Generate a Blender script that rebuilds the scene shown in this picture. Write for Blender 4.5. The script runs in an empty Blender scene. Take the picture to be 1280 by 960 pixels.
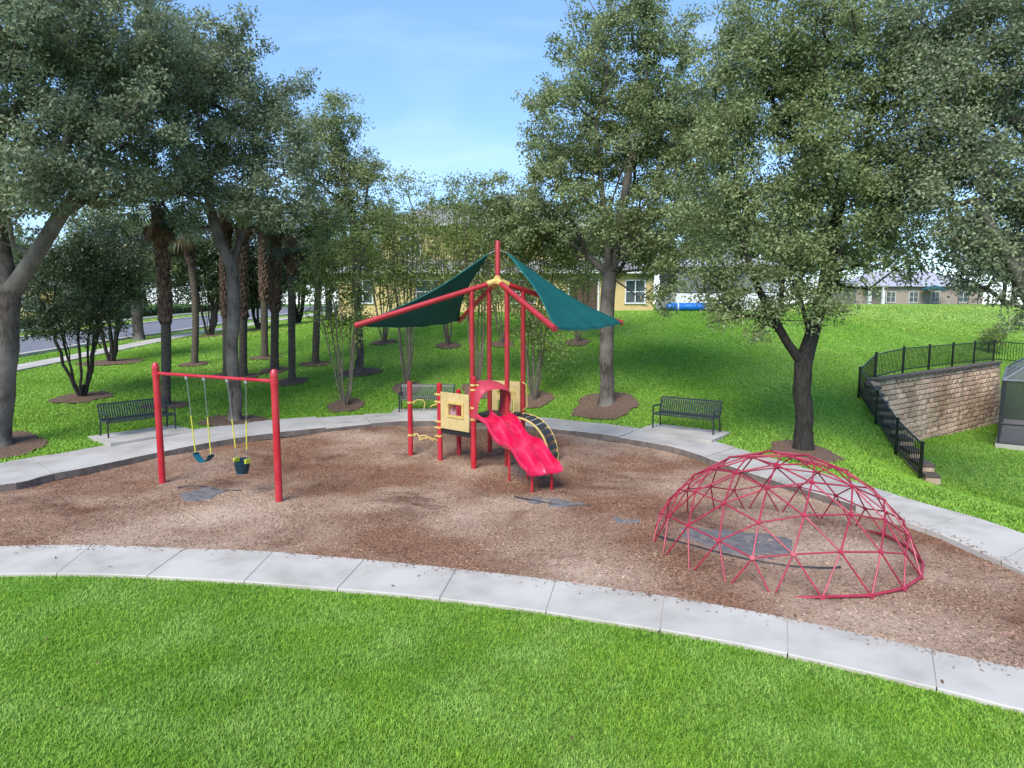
import bpy, math, random
import numpy as np
from mathutils import Vector, Matrix
R = math.radians
rnd = random.Random(7)
rng = np.random.default_rng(11)
S = bpy.context.scene
COL = S.collection
# ------------------------------------------------------------------ camera, world, sun, exposure
CAM = np.array([0.0, 0.0, 3.8]); FPX = 853.33
PITCH = math.atan(100 / FPX)
cd = bpy.data.cameras.new('camera'); cam = bpy.data.objects.new('camera', cd); COL.objects.link(cam)
cam.location = CAM; cam.rotation_euler = (math.pi / 2 - PITCH, 0, 0)
cd.lens = 24; cd.sensor_width = 36; cd.clip_start = 0.05; cd.clip_end = 3000
S.camera = cam
SUN_EL, SUN_AZ = R(46), R(204)          # azimuth measured clockwise from +Y (the view direction)
W = bpy.data.worlds.new('World'); S.world = W; W.use_nodes = True
nt = W.node_tree; nt.nodes.clear()
wo = nt.nodes.new('ShaderNodeOutputWorld'); bg = nt.nodes.new('ShaderNodeBackground')
sky = nt.nodes.new('ShaderNodeTexSky'); sky.sky_type = 'NISHITA'; sky.sun_disc = False
sky.sun_elevation = SUN_EL; sky.sun_rotation = SUN_AZ; sky.altitude = 20
sky.air_density = 1.0; sky.dust_density = 0.1; sky.ozone_density = 5.0
tc = nt.nodes.new('ShaderNodeTexCoord'); mp = nt.nodes.new('ShaderNodeMapping'); mp.inputs['Scale'].default_value = (1.2, 1.2, 5.0)
nz = nt.nodes.new('ShaderNodeTexNoise'); nz.inputs['Scale'].default_value = 1.7; nz.inputs['Detail'].default_value = 7; nz.inputs['Distortion'].default_value = .7
rp = nt.nodes.new('ShaderNodeMapRange'); rp.inputs['From Min'].default_value = .5; rp.inputs['From Max'].default_value = .8; rp.inputs['To Max'].default_value = .34
mx = nt.nodes.new('ShaderNodeMix'); mx.data_type = 'RGBA'; mx.inputs['B'].default_value = (3.2, 3.7, 4.4, 1)
nt.links.new(tc.outputs['Generated'], mp.inputs['Vector']); nt.links.new(mp.outputs['Vector'], nz.inputs['Vector'])
nt.links.new(nz.outputs['Fac'], rp.inputs['Value']); nt.links.new(rp.outputs['Result'], mx.inputs['Factor'])
veil = nt.nodes.new('ShaderNodeMix'); veil.data_type = 'RGBA'; veil.inputs['Factor'].default_value = .55; veil.inputs['B'].default_value = (.64, 1.25, 2.6, 1)
nt.links.new(sky.outputs['Color'], veil.inputs['A']); nt.links.new(veil.outputs['Result'], mx.inputs['A']); nt.links.new(mx.outputs['Result'], bg.inputs['Color'])
bg.inputs['Strength'].default_value = 0.15
nt.links.new(bg.outputs['Background'], wo.inputs['Surface'])
sl = bpy.data.lights.new('sun', 'SUN'); so = bpy.data.objects.new('sun', sl); COL.objects.link(so)
sl.energy = 2.1; sl.angle = R(32); sl.color = (1.0, 0.95, 0.87)
sd = Vector((math.sin(SUN_AZ) * math.cos(SUN_EL), math.cos(SUN_AZ) * math.cos(SUN_EL), math.sin(SUN_EL)))
so.rotation_euler = sd.to_track_quat('Z', 'Y').to_euler(); so.location = (-10, -10, 40)
S.view_settings.view_transform = 'Standard'; S.view_settings.look = 'None'
S.view_settings.gamma = 1; S.view_settings.use_curve_mapping = False
S.view_settings.exposure = 1.25
S.cycles.max_bounces = 8; S.cycles.diffuse_bounces = 5; S.cycles.glossy_bounces = 2
S.cycles.transparent_max_bounces = 12; S.cycles.transmission_bounces = 5
try: S.cycles.use_denoising = True
except Exception: pass

# ------------------------------------------------------------------ survey helpers (site plan read off the photograph)
FWD = np.array([0, math.cos(PITCH), -math.sin(PITCH)]); UP = np.array([0, math.sin(PITCH), math.cos(PITCH)])
def ray(px, py): return FWD + np.array([1., 0, 0]) * ((px - 640) / FPX) + UP * ((480 - py) / FPX)
def at_z(px, py, z=0.0):
    d = ray(px, py); return CAM + d * ((z - CAM[2]) / d[2])
def at_y(px, py, Y):
    d = ray(px, py); return CAM + d * (Y / d[1])
def sstep(a, b, x):
    t = np.clip((np.asarray(x, float) - a) / (b - a), 0, 1); return t * t * (3 - 2 * t)
def playz(x, y): return 0.2 * sstep(14.5, 20, y)
def at_play(px, py):
    p = at_z(px, py, 0)
    for _ in range(6): p = at_z(px, py, float(playz(p[0], p[1])))
    return p
def catmull(P, n):
    P = np.array(P, float); m = len(P); out = []
    for i in range(m):
        p0, p1, p2, p3 = P[(i - 1) % m], P[i], P[(i + 1) % m], P[(i + 2) % m]
        for k in range(n):
            t = k / n
            out.append(.5 * ((2 * p1) + (-p0 + p2) * t + (2 * p0 - 5 * p1 + 4 * p2 - p3) * t * t + (-p0 + 3 * p1 - 3 * p2 + p3) * t ** 3))
    return np.array(out)
def inside(poly, x, y):
    x = np.asarray(x, float); y = np.asarray(y, float); c = np.zeros(x.shape, bool); n = len(poly)
    for i in range(n):
        x1, y1 = poly[i]; x2, y2 = poly[(i + 1) % n]
        if y1 == y2: continue
        hit = ((y1 > y) != (y2 > y)) & (x < (x2 - x1) * (y - y1) / (y2 - y1) + x1)
        c ^= hit
    return c
def dist_poly(poly, x, y, closed=True):
    x = np.asarray(x, float); y = np.asarray(y, float); d = np.full(x.shape, 1e9); n = len(poly)
    for i in range(n if closed else n - 1):
        a = poly[i]; b = poly[(i + 1) % n]; dx, dy = b[0] - a[0], b[1] - a[1]; L = dx * dx + dy * dy + 1e-12
        t = np.clip(((x - a[0]) * dx + (y - a[1]) * dy) / L, 0, 1)
        d = np.minimum(d, np.hypot(x - a[0] - t * dx, y - a[1] - t * dy))
    return d
# ring path: (inner edge, outer edge) pairs
pairs_px = [((0, 684), (-60, 721)), ((120, 683), (75, 719)), ((228, 687), (180, 722)), ((325, 690.5), (288, 728)), ((440, 700), (405, 737)), ((543, 710), (520, 747)),
  ((655, 722), (640, 761)), ((773, 738), (765, 780)), ((889, 757), (885, 800)), ((1018, 782), (1020, 828)), ((1168, 815), (1175, 864)), ((1290, 840), (1310, 897))]
rear_px = [((1280, 717), (1330, 690)), ((1230, 694), (1280, 669)), ((1165, 665), (1215, 647)), ((1100, 643), (1150, 629)), ((1040, 624), (1085, 609)), ((980, 606), (1020, 590)),
  ((920, 588), (960, 572)), ((850, 564), (885, 550)), ((777, 549), (804, 537)), ((710, 540), (734, 529)), ((650, 533), (665, 522)), ((590, 528), (600, 518)), ((530, 527), (530, 517)),
  ((470, 530), (460, 519)), ((400, 537), (388, 523)), ((310, 548), (290, 531)), ((200, 568), (172, 548)), ((110, 587), (82, 565)), ((60, 596), (30, 573)), ((0, 608), (-35, 585))]
W2 = lambda p: tuple(at_play(*p)[:2])
pairs = [(W2(a), W2(b)) for a, b in pairs_px]
pairs += [((6.3, 6.5), (6.6, 5.3)), ((7.05, 7.25), (8.1, 6.2)), ((7.28, 8.4), (8.5, 8.2))]
pairs += [(W2(a), W2(b)) for a, b in rear_px]
pairs += [((-13.5, 13.6), (-14.4, 14.6)), ((-14.2, 11.6), (-15.6, 11.4)), ((-12.5, 10.1), (-13.0, 8.8))]
RIN = catmull([p[0] for p in pairs], 6); ROUT = catmull([p[1] for p in pairs], 6)
RMID = (RIN + ROUT) / 2
CP = [(-23,10,.5),(-23,20,.8),(-23,33,1.25),(-23,50,1.85),(-23,70,2.55),(-27.5,20,.8),(-27.5,33,1.25),(-27.5,50,1.85),(-27.5,70,2.55),(-32,10,.5),(-32,20,.8),(-32,33,1.25),(-32,50,1.85),(-32,70,2.55),(-42,15,.8),(-42,40,1.6),(-45,70,2.6),
 (-16,14,.25),(-17,19,.5),(-15,22,.55),(-11.4,22.5,.5),(-9,21,.35),(-8.4,26,.9),(-14,30,1.2),(-8.8,30.5,1.35),(-6.2,27,1.05),(-11,32,1.4),(-12,38,2.0),(-6,36,2.5),(-6,42,3.2),(-14,46,2.5),
 (0,21.5,.3),(0,24,.7),(0,28,1.5),(0,32,2.2),(0,37,3.05),(0,42,3.3),(0,55,3.4),(3.2,22.5,.55),(8,22,.5),(8,26,1.2),(8,31,2.2),(8,38,3.2),(8,46,3.4),(16,40,3.2),(15,50,3.4),
 (7.4,17.3,.12),(8.8,19,.15),(8.6,21.5,.4),(10.2,23.2,.55),(11.0,18.5,-1.03),(11.3,20.3,-.68),(11.75,22.4,-.1),(12.2,24.5,.48),(13,26.3,.95),(10,17,-.55),(9.8,19,-.3),(10.2,21,.0),(8.9,15.6,-.12),(11.9,18.0,-1.18),(12.6,16.4,-1.28),(15.5,13,-1.35),(22,8,-1.4),(14,15,-1.35),(18,11,-1.38),(40,5,-1.3),(10.8,16.4,-.82),(9.8,14.8,-.45),(10.8,13,-.40),(12.5,12.5,-.7),(12,9,-.35),(14,8,-.5),(13,29,1.6),(17,30.5,1.2),(20.5,32,1.15),(24,34,1.15),(16,34,2.1),(22,38,2.1),(27,42,2.2),(30,52,3.0),(40,60,3.4),(50,80,3.7),(60,95,3.75),(30,95,3.7),(10,80,3.5),(-10,80,3.2),
 (90,60,3),(90,100,3.7),(-60,40,1.6),(-60,90,2.8),(0,130,3.7),(70,140,3.7),(-60,140,3.2),(-60,0,.3),(-30,-10,0),(0,-20,0),(30,-10,-.5),(13,5,-.2)]
CPA = np.array(CP, float)
def _U(r2): return np.where(r2 > 1e-9, r2 * np.log(r2 + 1e-12), 0)
_n = len(CPA); _K = _U(((CPA[:, None, :2] - CPA[None, :, :2]) ** 2).sum(-1)) + np.eye(_n) * 4.0
_P = np.c_[np.ones(_n), CPA[:, :2]]; _A = np.zeros((_n + 3, _n + 3)); _A[:_n, :_n] = _K; _A[:_n, _n:] = _P; _A[_n:, :_n] = _P.T
_w = np.linalg.solve(_A, np.r_[CPA[:, 2], 0, 0, 0])
# retaining wall plan: wing runs beside the sloping fence, the main wall behind the yard
WING = [(11.75, 18.4), (12.15, 20.4), (12.6, 22.5), (13.1, 24.6)]
MAIN = [(13.1, 24.6), (23.0, 32.2)]
YARD = np.array([(11.75, 18.4), (12.15, 20.4), (12.6, 22.5), (13.1, 24.6), (23.0, 32.2), (40, 36), (60, 30), (60, 6), (22, 8), (15.5, 13), (12.6, 16.4)])
YSOFT = [(11.75, 18.4), (12.6, 16.4), (15.5, 13), (22, 8), (60, 6)]
def ground(x, y):
    x = np.asarray(x, float); y = np.asarray(y, float); sh = x.shape; x = x.ravel(); y = y.ravel()
    z = _w[_n] + _w[_n + 1] * x + _w[_n + 2] * y
    for i in range(_n): z = z + _w[i] * _U((x - CPA[i, 0]) ** 2 + (y - CPA[i, 1]) ** 2)
    far = sstep(90, 170, np.hypot(x, y - 40)); z = np.clip(z, -1.8, 4.0) * (1 - far) + 3.3 * far
    d = dist_poly(ROUT, x, y); ins = inside(ROUT, x, y) | (y < 6.0) & (np.abs(x) < 40)
    front = sstep(11, 8, y - 0.12 * np.abs(x)) * sstep(30, 16, np.abs(x))
    w = np.where(ins, 1.0, np.maximum(sstep(2.6, 0.0, d), front))
    z = z * (1 - w) + playz(x, y) * w
    yi = inside(YARD, x, y); dsoft = dist_poly(YSOFT, x, y, False)
    yz = -1.42 - .035 * np.clip(x - 13, 0, 12)
    bl = sstep(0, 1.6, dsoft); z = np.where(yi, yz * bl + np.clip(z, -1.8, -1.0) * (1 - bl), z)
    # keep the play area itself level
    z = np.where(ins, playz(x, y), np.where(d < 2.5, z * sstep(0, 2.5, d) + playz(x, y) * (1 - sstep(0, 2.5, d)), z))
    return z.reshape(sh)
def gz(x, y): return float(ground(np.array([x]), np.array([y]))[0])
def at_g(px, py):
    d = ray(px, py); ts = np.geomspace(3, 220, 700)
    P = CAM[None] + d[None] * ts[:, None]; h = P[:, 2] - ground(P[:, 0], P[:, 1])
    i = np.where(h < 0)[0]
    if len(i) == 0: return P[-1]
    i = i[0]; a = h[i - 1] / (h[i - 1] - h[i]) if i else 0
    p = P[i - 1] * (1 - a) + P[i] * a; p[2] = gz(p[0], p[1]); return p

# ------------------------------------------------------------------ materials
def rgb(r, g, b): 
    f = lambda c: ((c / 255) / 12.92) if c / 255 <= .04045 else (((c / 255) + .055) / 1.055) ** 2.4
    return (f(r), f(g), f(b))
def mat(name, c1, c2=None, rough=.6, scale=8., spec=.5, bump=0., bscale=None, metal=0., detail=6., island=0., coat=0., trans=0., stretch=None, lo=.35, hi=.65, c3=None, s3=.4, c4=None, s4=.5):
    m = bpy.data.materials.new(name); m.use_nodes = True; n = m.node_tree; L = n.links
    b = n.nodes['Principled BSDF']; b.inputs['Roughness'].default_value = rough; b.inputs['Metallic'].default_value = metal
    b.inputs['Specular IOR Level'].default_value = spec
    if coat: b.inputs['Coat Weight'].default_value = coat; b.inputs['Coat Roughness'].default_value = .15
    t = n.nodes.new('ShaderNodeTexCoord'); v = t.outputs['Object']
    if stretch:
        mpn = n.nodes.new('ShaderNodeMapping'); mpn.inputs['Scale'].default_value = stretch; L.new(v, mpn.inputs['Vector']); v = mpn.outputs['Vector']
    no = n.nodes.new('ShaderNodeTexNoise'); no.inputs['Scale'].default_value = scale; no.inputs['Detail'].default_value = detail; L.new(v, no.inputs['Vector'])
    c2 = c2 or tuple(x * .8 for x in c1)
    mr = n.nodes.new('ShaderNodeMapRange'); mr.inputs['From Min'].default_value = lo; mr.inputs['From Max'].default_value = hi; L.new(no.outputs['Fac'], mr.inputs['Value'])
    mi = n.nodes.new('ShaderNodeMix'); mi.data_type = 'RGBA'; mi.inputs['A'].default_value = (*c1, 1); mi.inputs['B'].default_value = (*c2, 1); L.new(mr.outputs['Result'], mi.inputs['Factor'])
    col = mi.outputs['Result']
    if c3:
        n3 = n.nodes.new('ShaderNodeTexNoise'); n3.inputs['Scale'].default_value = s3; n3.inputs['Detail'].default_value = 5; L.new(t.outputs['Object'], n3.inputs['Vector'])
        m3 = n.nodes.new('ShaderNodeMapRange'); m3.inputs['From Min'].default_value = .42; m3.inputs['From Max'].default_value = .66; L.new(n3.outputs['Fac'], m3.inputs['Value'])
        x3 = n.nodes.new('ShaderNodeMix'); x3.data_type = 'RGBA'; x3.inputs['B'].default_value = (*c3, 1); L.new(m3.outputs['Result'], x3.inputs['Factor']); L.new(col, x3.inputs['A']); col = x3.outputs['Result']
    if c4:
        n4 = n.nodes.new('ShaderNodeTexNoise'); n4.inputs['Scale'].default_value = s4; n4.inputs['Detail'].default_value = 7; n4.inputs['Roughness'].default_value = .62; n4.inputs['Distortion'].default_value = .6
        o4 = n.nodes.new('ShaderNodeMapping'); o4.inputs['Location'].default_value = (3.7, 8.1, 0); L.new(t.outputs['Object'], o4.inputs['Vector']); L.new(o4.outputs['Vector'], n4.inputs['Vector'])
        m4 = n.nodes.new('ShaderNodeMapRange'); m4.inputs['From Min'].default_value = .53; m4.inputs['From Max'].default_value = .68; m4.inputs['To Max'].default_value = .85; L.new(n4.outputs['Fac'], m4.inputs['Value'])
        x4 = n.nodes.new('ShaderNodeMix'); x4.data_type = 'RGBA'; x4.inputs['B'].default_value = (*c4, 1); L.new(m4.outputs['Result'], x4.inputs['Factor']); L.new(col, x4.inputs['A']); col = x4.outputs['Result']
    if island:
        g = n.nodes.new('ShaderNodeNewGeometry'); h = n.nodes.new('ShaderNodeHueSaturation')
        a = n.nodes.new('ShaderNodeMapRange'); a.inputs['To Min'].default_value = 1 - island; a.inputs['To Max'].default_value = 1 + island; L.new(g.outputs['Random Per Island'], a.inputs['Value'])
        a2 = n.nodes.new('ShaderNodeMapRange'); a2.inputs['To Min'].default_value = .5 - island * .07; a2.inputs['To Max'].default_value = .5 + island * .05
        wn = n.nodes.new('ShaderNodeTexWhiteNoise'); wn.noise_dimensions = '1D'; L.new(g.outputs['Random Per Island'], wn.inputs['W']); L.new(wn.outputs['Value'], a2.inputs['Value'])
        L.new(a.outputs['Result'], h.inputs['Value']); L.new(a2.outputs['Result'], h.inputs['Hue']); L.new(col, h.inputs['Color']); col = h.outputs['Color']
    L.new(col, b.inputs['Base Color'])
    if bump:
        bn = n.nodes.new('ShaderNodeTexNoise'); bn.inputs['Scale'].default_value = bscale or scale * 3; bn.inputs['Detail'].default_value = 5; L.new(v, bn.inputs['Vector'])
        bp = n.nodes.new('ShaderNodeBump'); bp.inputs['Strength'].default_value = bump; bp.inputs['Distance'].default_value = .02; L.new(bn.outputs['Fac'], bp.inputs['Height']); L.new(bp.outputs['Normal'], b.inputs['Normal'])
    if trans:
        tr = n.nodes.new('ShaderNodeBsdfTranslucent'); L.new(col, tr.inputs['Color']); ms = n.nodes.new('ShaderNodeMixShader'); ms.inputs['Fac'].default_value = trans
        L.new(b.outputs['BSDF'], ms.inputs[1]); L.new(tr.outputs['BSDF'], ms.inputs[2]); L.new(ms.outputs['Shader'], n.nodes['Material Output'].inputs['Surface'])
    return m
def screen_mat(name, c, op):
    m = bpy.data.materials.new(name); m.use_nodes = True; n = m.node_tree; L = n.links; b = n.nodes['Principled BSDF']
    b.inputs['Base Color'].default_value = (*c, 1); b.inputs['Roughness'].default_value = .8
    t = n.nodes.new('ShaderNodeBsdfTransparent'); ms = n.nodes.new('ShaderNodeMixShader'); ms.inputs['Fac'].default_value = op
    L.new(t.outputs['BSDF'], ms.inputs[1]); L.new(b.outputs['BSDF'], ms.inputs[2]); L.new(ms.outputs['Shader'], n.nodes['Material Output'].inputs['Surface']); return m
M = {}
M['soil'] = mat('lawn_soil', (.085, .20, .020), (.14, .28, .035), .95, 6, .1, .5, 40, c3=(.13, .21, .04), s3=.25)
M['grass'] = mat('grass_blades', (.265, .46, .045), (.175, .355, .026), .55, .55, .3, island=.28, trans=.35, c3=(.33, .52, .10), s3=1.1, lo=.4, hi=.6)
M['grass_far'] = mat('hill_grass', (.30, .51, .055), (.20, .39, .036), .55, .35, .25, island=.25, trans=.35, c3=(.37, .58, .10), s3=.22)
M['grass_hill'] = mat('hill_grass_sun_tint', (.42, .60, .11), (.36, .54, .09), .6, .12, .2, island=.12, trans=.3, c3=(.50, .64, .16), s3=.09)  # sunlight on the open hill is painted in as a lighter grass colour
M['concrete'] = mat('path_concrete', (.475, .435, .375), (.385, .35, .30), .85, 2.6, .3, .15, 60, c3=(.52, .48, .42), s3=.9)
M['slab_side'] = mat('dark_side_concrete', (.20, .165, .14), (.12, .10, .085), .9, 4, .2, .3, 40)  # darker brown concrete for the inner side faces of the rear slabs
M['concrete_old'] = mat('rear_path_concrete', (.43, .395, .35), (.32, .295, .26), .85, 1.8, .3, .2, 60, c3=(.48, .445, .40), s3=.6)
M['mulch'] = mat('mulch', (.35, .195, .118), (.15, .068, .040), .95, 26, .1, 1.0, 55, stretch=(1, 1.6, 1), c3=(.53, .385, .275), s3=.30, c4=(.135, .062, .036), s4=.55, lo=.4, hi=.62)
M['bed'] = mat('bed_mulch', (.20, .135, .095), (.10, .064, .045), .95, 22, .1, 1.0, 45)
M['chip'] = mat('mulch_chips', (.33, .205, .135), (.17, .09, .056), .9, .8, .15, island=.4, c3=(.47, .345, .25), s3=.30, c4=(.16, .075, .045), s4=.55)
M['asphalt'] = mat('asphalt', (.20, .20, .22), (.16, .16, .18), .9, 3, .3, .2, 120)
M['red'] = mat('red_paint', (.50, .011, .026), (.43, .011, .022), .34, 3, .5, coat=.25, c3=(.52, .035, .05), s3=1.7)
M['roofred'] = mat('faded_red_paint', (.45, .030, .036), (.36, .022, .026), .42, 3, .5)
M['slide'] = mat('magenta_plastic', (.60, .006, .058), (.54, .006, .05), .24, 3, .5, coat=.4, c3=(.64, .035, .095), s3=2.6)
M['hood'] = mat('faded_pink_plastic', (.52, .055, .085), (.45, .045, .07), .5, 4, .4)
M['dome'] = mat('dome_paint', (.40, .026, .060), (.30, .020, .042), .4, 6, .5)
M['yellow'] = mat('yellow_panel', (.62, .47, .21), (.53, .40, .175), .5, 6, .4)
M['yellowrail'] = mat('yellow_coating', (.66, .48, .15), (.56, .39, .12), .45, 6, .4)
M['black'] = mat('black_metal', (.012, .014, .014), (.020, .022, .022), .38, 6, .5)
M['fence'] = mat('fence_metal', (.006, .007, .007), (.012, .013, .013), .35, 6, .5)
M['bench'] = mat('bench_metal', (.022, .028, .030), (.03, .036, .036), .35, 6, .5)
M['tread'] = mat('tread_rubber', (.035, .035, .038), (.055, .055, .06), .6, 9, .4)
M['sail'] = mat('sail_cloth', (.008, .145, .135), (.006, .115, .106), .75, 2.2, .3, .15, 160, trans=.22)
M['seam'] = mat('sail_edge', (.006, .14, .115), None, .7, 3)
M['chain'] = mat('galvanised_chain', (.45, .46, .45), None, .4, 30, .5, metal=.6)
M['sleeve'] = mat('yellow_sleeve', (.62, .58, .06), None, .5, 8)
M['teal'] = mat('teal_rubber', (.010, .12, .17), (.008, .09, .13), .3, 6)
M['navy'] = mat('navy_rubber', (.006, .035, .055), None, .35, 6)
M['lime'] = mat('lime_plastic', (.55, .60, .05), None, .4, 6)
M['fabric'] = mat('weed_fabric', (.12, .112, .118), (.20, .175, .16), .7, 7, .4, .4, 20)
M['edging'] = mat('black_edging', (.018, .018, .022), (.03, .03, .034), .5, 7)
M['bark'] = mat('oak_bark', (.125, .105, .088), (.045, .037, .030), .95, 5, .2, 1.0, 14, stretch=(3, 3, .7), c3=(.20, .18, .155), s3=1.2)
M['bark_dark'] = mat('dark_bark', (.050, .044, .038), (.025, .022, .018), .95, 6, .2, .8, 16, stretch=(3, 3, .8))
M['bark_pale'] = mat('pale_bark', (.22, .18, .14), (.12, .095, .07), .8, 4, .3, .4, 16, stretch=(3, 3, .6))
M['palmtrunk'] = mat('palm_trunk', (.14, .115, .09), (.07, .058, .045), .95, 7, .2, .8, 18, stretch=(1, 1, 3))
M['boots'] = mat('palm_boots', (.17, .115, .08), (.085, .055, .04), .95, 8, .2, .5, 20, island=.3)
M['dead'] = mat('dead_frond', (.20, .125, .07), (.11, .065, .04), .9, 8, .2, island=.3, trans=.2)
def leafm(n, a, b, c, rough=.5, spec=.42, isl=.32, trans=.42): return mat(n, a, b, rough, .7, spec, island=isl, trans=trans, c3=c, s3=.45)
M['oak'] = leafm('oak_leaves', (.26, .325, .14), (.185, .245, .10), (.33, .385, .17))
M['oak_grey'] = leafm('grey_oak_leaves', (.25, .305, .175), (.18, .23, .13), (.32, .365, .205))
M['mag'] = leafm('dark_leaves', (.07, .10, .038), (.048, .074, .028), (.10, .13, .05), .3, .5)
M['myrtle'] = leafm('myrtle_leaves', (.20, .28, .075), (.14, .21, .055), (.29, .33, .09), .5, .4, trans=.4)
M['palm'] = leafm('palm_leaves', (.055, .085, .028), (.04, .065, .02), (.08, .11, .035), .45)
M['stucco'] = mat('yellow_stucco', (.62, .48, .22), (.56, .43, .19), .9, 2, .2, .1, 60)
M['stucco_pink'] = mat('tan_stucco', (.38, .31, .26), (.32, .26, .22), .9, 2, .2)
M['trim'] = mat('white_trim', (.72, .72, .70), (.64, .64, .62), .6, 4, .3)
M['shingle'] = mat('grey_shingles', (.30, .28, .27), (.20, .185, .18), .9, 9, .2, .3, 40, stretch=(1, 1, 3))
M['shingle_blue'] = mat('pale_shingles', (.42, .42, .46), (.33, .33, .37), .9, 9, .2, .3, 40)
M['glass'] = mat('window_glass', (.03, .05, .055), (.06, .085, .09), .06, 1.5, .8)
M['door'] = mat('brown_door', (.10, .055, .035), None, .5, 6)
M['blue'] = mat('blue_vinyl', (.01, .16, .58), (.01, .12, .48), .35, 5)
M['screen'] = screen_mat('insect_screen', (.035, .038, .042), .62)
M['screen_pale'] = screen_mat('pale_screen', (.30, .32, .35), .5)
M['screen_roof'] = screen_mat('roof_screen_mesh', (.13, .14, .15), .55)
M['bronze'] = mat('bronze_frame', (.035, .036, .038), None, .4, 6)
M['greyframe'] = mat('grey_roof_frame', (.17, .18, .19), None, .4, 6)
M['tealcloth'] = mat('teal_umbrella', (.01, .09, .10), None, .7, 6)
def block_mat():
    m = mat('wall_blocks', (.66, .50, .36), (.46, .33, .225), .95, 5, .2, 1.0, 22, island=.22, c3=(.32, .22, .14), s3=.45); return m
M['block'] = block_mat()
M['cap'] = mat('wall_cap', (.14, .115, .095), (.09, .075, .06), .95, 6, .2, .6, 25)

# ------------------------------------------------------------------ mesh helpers
def tag(o, label=None, cat=None, group=None, kind=None):
    if label: o['label'] = label
    if cat: o['category'] = cat
    if group: o['group'] = group
    if kind: o['kind'] = kind
    return o
def empty(name, loc=(0, 0, 0), rz=0, label=None, cat=None, group=None):
    o = bpy.data.objects.new(name, None); COL.objects.link(o); o.location = loc; o.rotation_euler = (0, 0, rz); o.empty_display_size = .2
    return tag(o, label, cat, group)
class MB:
    def __init__(s): s.v = []; s.f = []
    def add(s, v, f):
        o = len(s.v); s.v += [tuple(map(float, p)) for p in v]; s.f += [tuple(i + o for i in q) for q in f]; return s
    def box(s, c, size, rz=0, M4=None):
        hx, hy, hz = [k / 2 for k in size]; c0, s0 = math.cos(rz), math.sin(rz); v = []
        for dx, dy, dz in ((-1,-1,-1),(1,-1,-1),(1,1,-1),(-1,1,-1),(-1,-1,1),(1,-1,1),(1,1,1),(-1,1,1)):
            x, y, z = dx * hx, dy * hy, dz * hz
            p = Vector((x, y, z))
            if M4 is not None: p = M4 @ p
            else: p = Vector((x * c0 - y * s0, x * s0 + y * c0, z))
            v.append((p[0] + c[0], p[1] + c[1], p[2] + c[2]))
        return s.add(v, [(0,3,2,1),(4,5,6,7),(0,1,5,4),(1,2,6,5),(2,3,7,6),(3,0,4,7)])
    def beam(s, a, b, w, h):
        a = Vector(a); b = Vector(b); d = b - a; L = d.length; x = d.normalized(); u = Vector((0, 0, 1))
        if abs(x.z) > .99: u = Vector((0, 1, 0))
        y = u.cross(x).normalized(); z = x.cross(y); m = Matrix((x, y, z)).transposed()
        return s.box((a + b) / 2, (L, w, h), M4=m)
    def tube(s, pts, r, n=10, cap=True):
        P = [Vector(p) for p in pts]; k = len(P)
        rr = [r] * k if isinstance(r, (int, float)) else list(r)
        ref = None; rings = []
        for i in range(k):
            d = (P[min(i + 1, k - 1)] - P[max(i - 1, 0)])
            if d.length < 1e-9: d = Vector((0, 0, 1))
            d.normalize()
            if ref is None: ref = Vector((1, 0, 0)) if abs(d.x) < .8 else Vector((0, 1, 0))
            x = (ref - d * ref.dot(d)); x = x.normalized() if x.length > 1e-6 else d.orthogonal().normalized(); ref = x; y = d.cross(x)
            rings.append([P[i] + (x * math.cos(2 * math.pi * j / n) + y * math.sin(2 * math.pi * j / n)) * rr[i] for j in range(n)])
        v = [p for q in rings for p in q]; f = []
        for i in range(k - 1):
            for j in range(n): f.append((i * n + j, i * n + (j + 1) % n, (i + 1) * n + (j + 1) % n, (i + 1) * n + j))
        if cap: f.append(tuple(reversed(range(n)))); f.append(tuple((k - 1) * n + j for j in range(n)))
        return s.add(v, f)
    def prism(s, poly, z0, z1):
        n = len(poly); v = [(p[0], p[1], z0) for p in poly] + [(p[0], p[1], z1) for p in poly]
        a = sum(poly[i][0] * poly[(i + 1) % n][1] - poly[(i + 1) % n][0] * poly[i][1] for i in range(n))
        f = [tuple(range(n - 1, -1, -1)), tuple(range(n, 2 * n))] + [(i, (i + 1) % n, n + (i + 1) % n, n + i) for i in range(n)]
        if a < 0: f = [tuple(reversed(q)) for q in f]
        return s.add(v, f)
    def ball(s, c, r, n=10, m=6):
        pts = []; rr = []
        for i in range(m + 1):
            a = math.pi * i / m; pts.append((c[0], c[1], c[2] - r * math.cos(a))); rr.append(max(r * math.sin(a), r * .02))
        return s.tube(pts, rr, n)
    def build(s, name, material, parent=None, smooth=True, angle=35, bevel=0):
        me = bpy.data.meshes.new(name); me.from_pydata(s.v, [], s.f); me.update()
        if smooth:
            me.polygons.foreach_set('use_smooth', [True] * len(me.polygons)); me.set_sharp_from_angle(angle=R(angle))
        o = bpy.data.objects.new(name, me); COL.objects.link(o); me.materials.append(material)
        if parent is not None: o.parent = parent
        if bevel:
            b = o.modifiers.new('bevel', 'BEVEL'); b.width = bevel; b.segments = 2; b.limit_method = 'ANGLE'; b.angle_limit = R(40)
        return o
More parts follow.
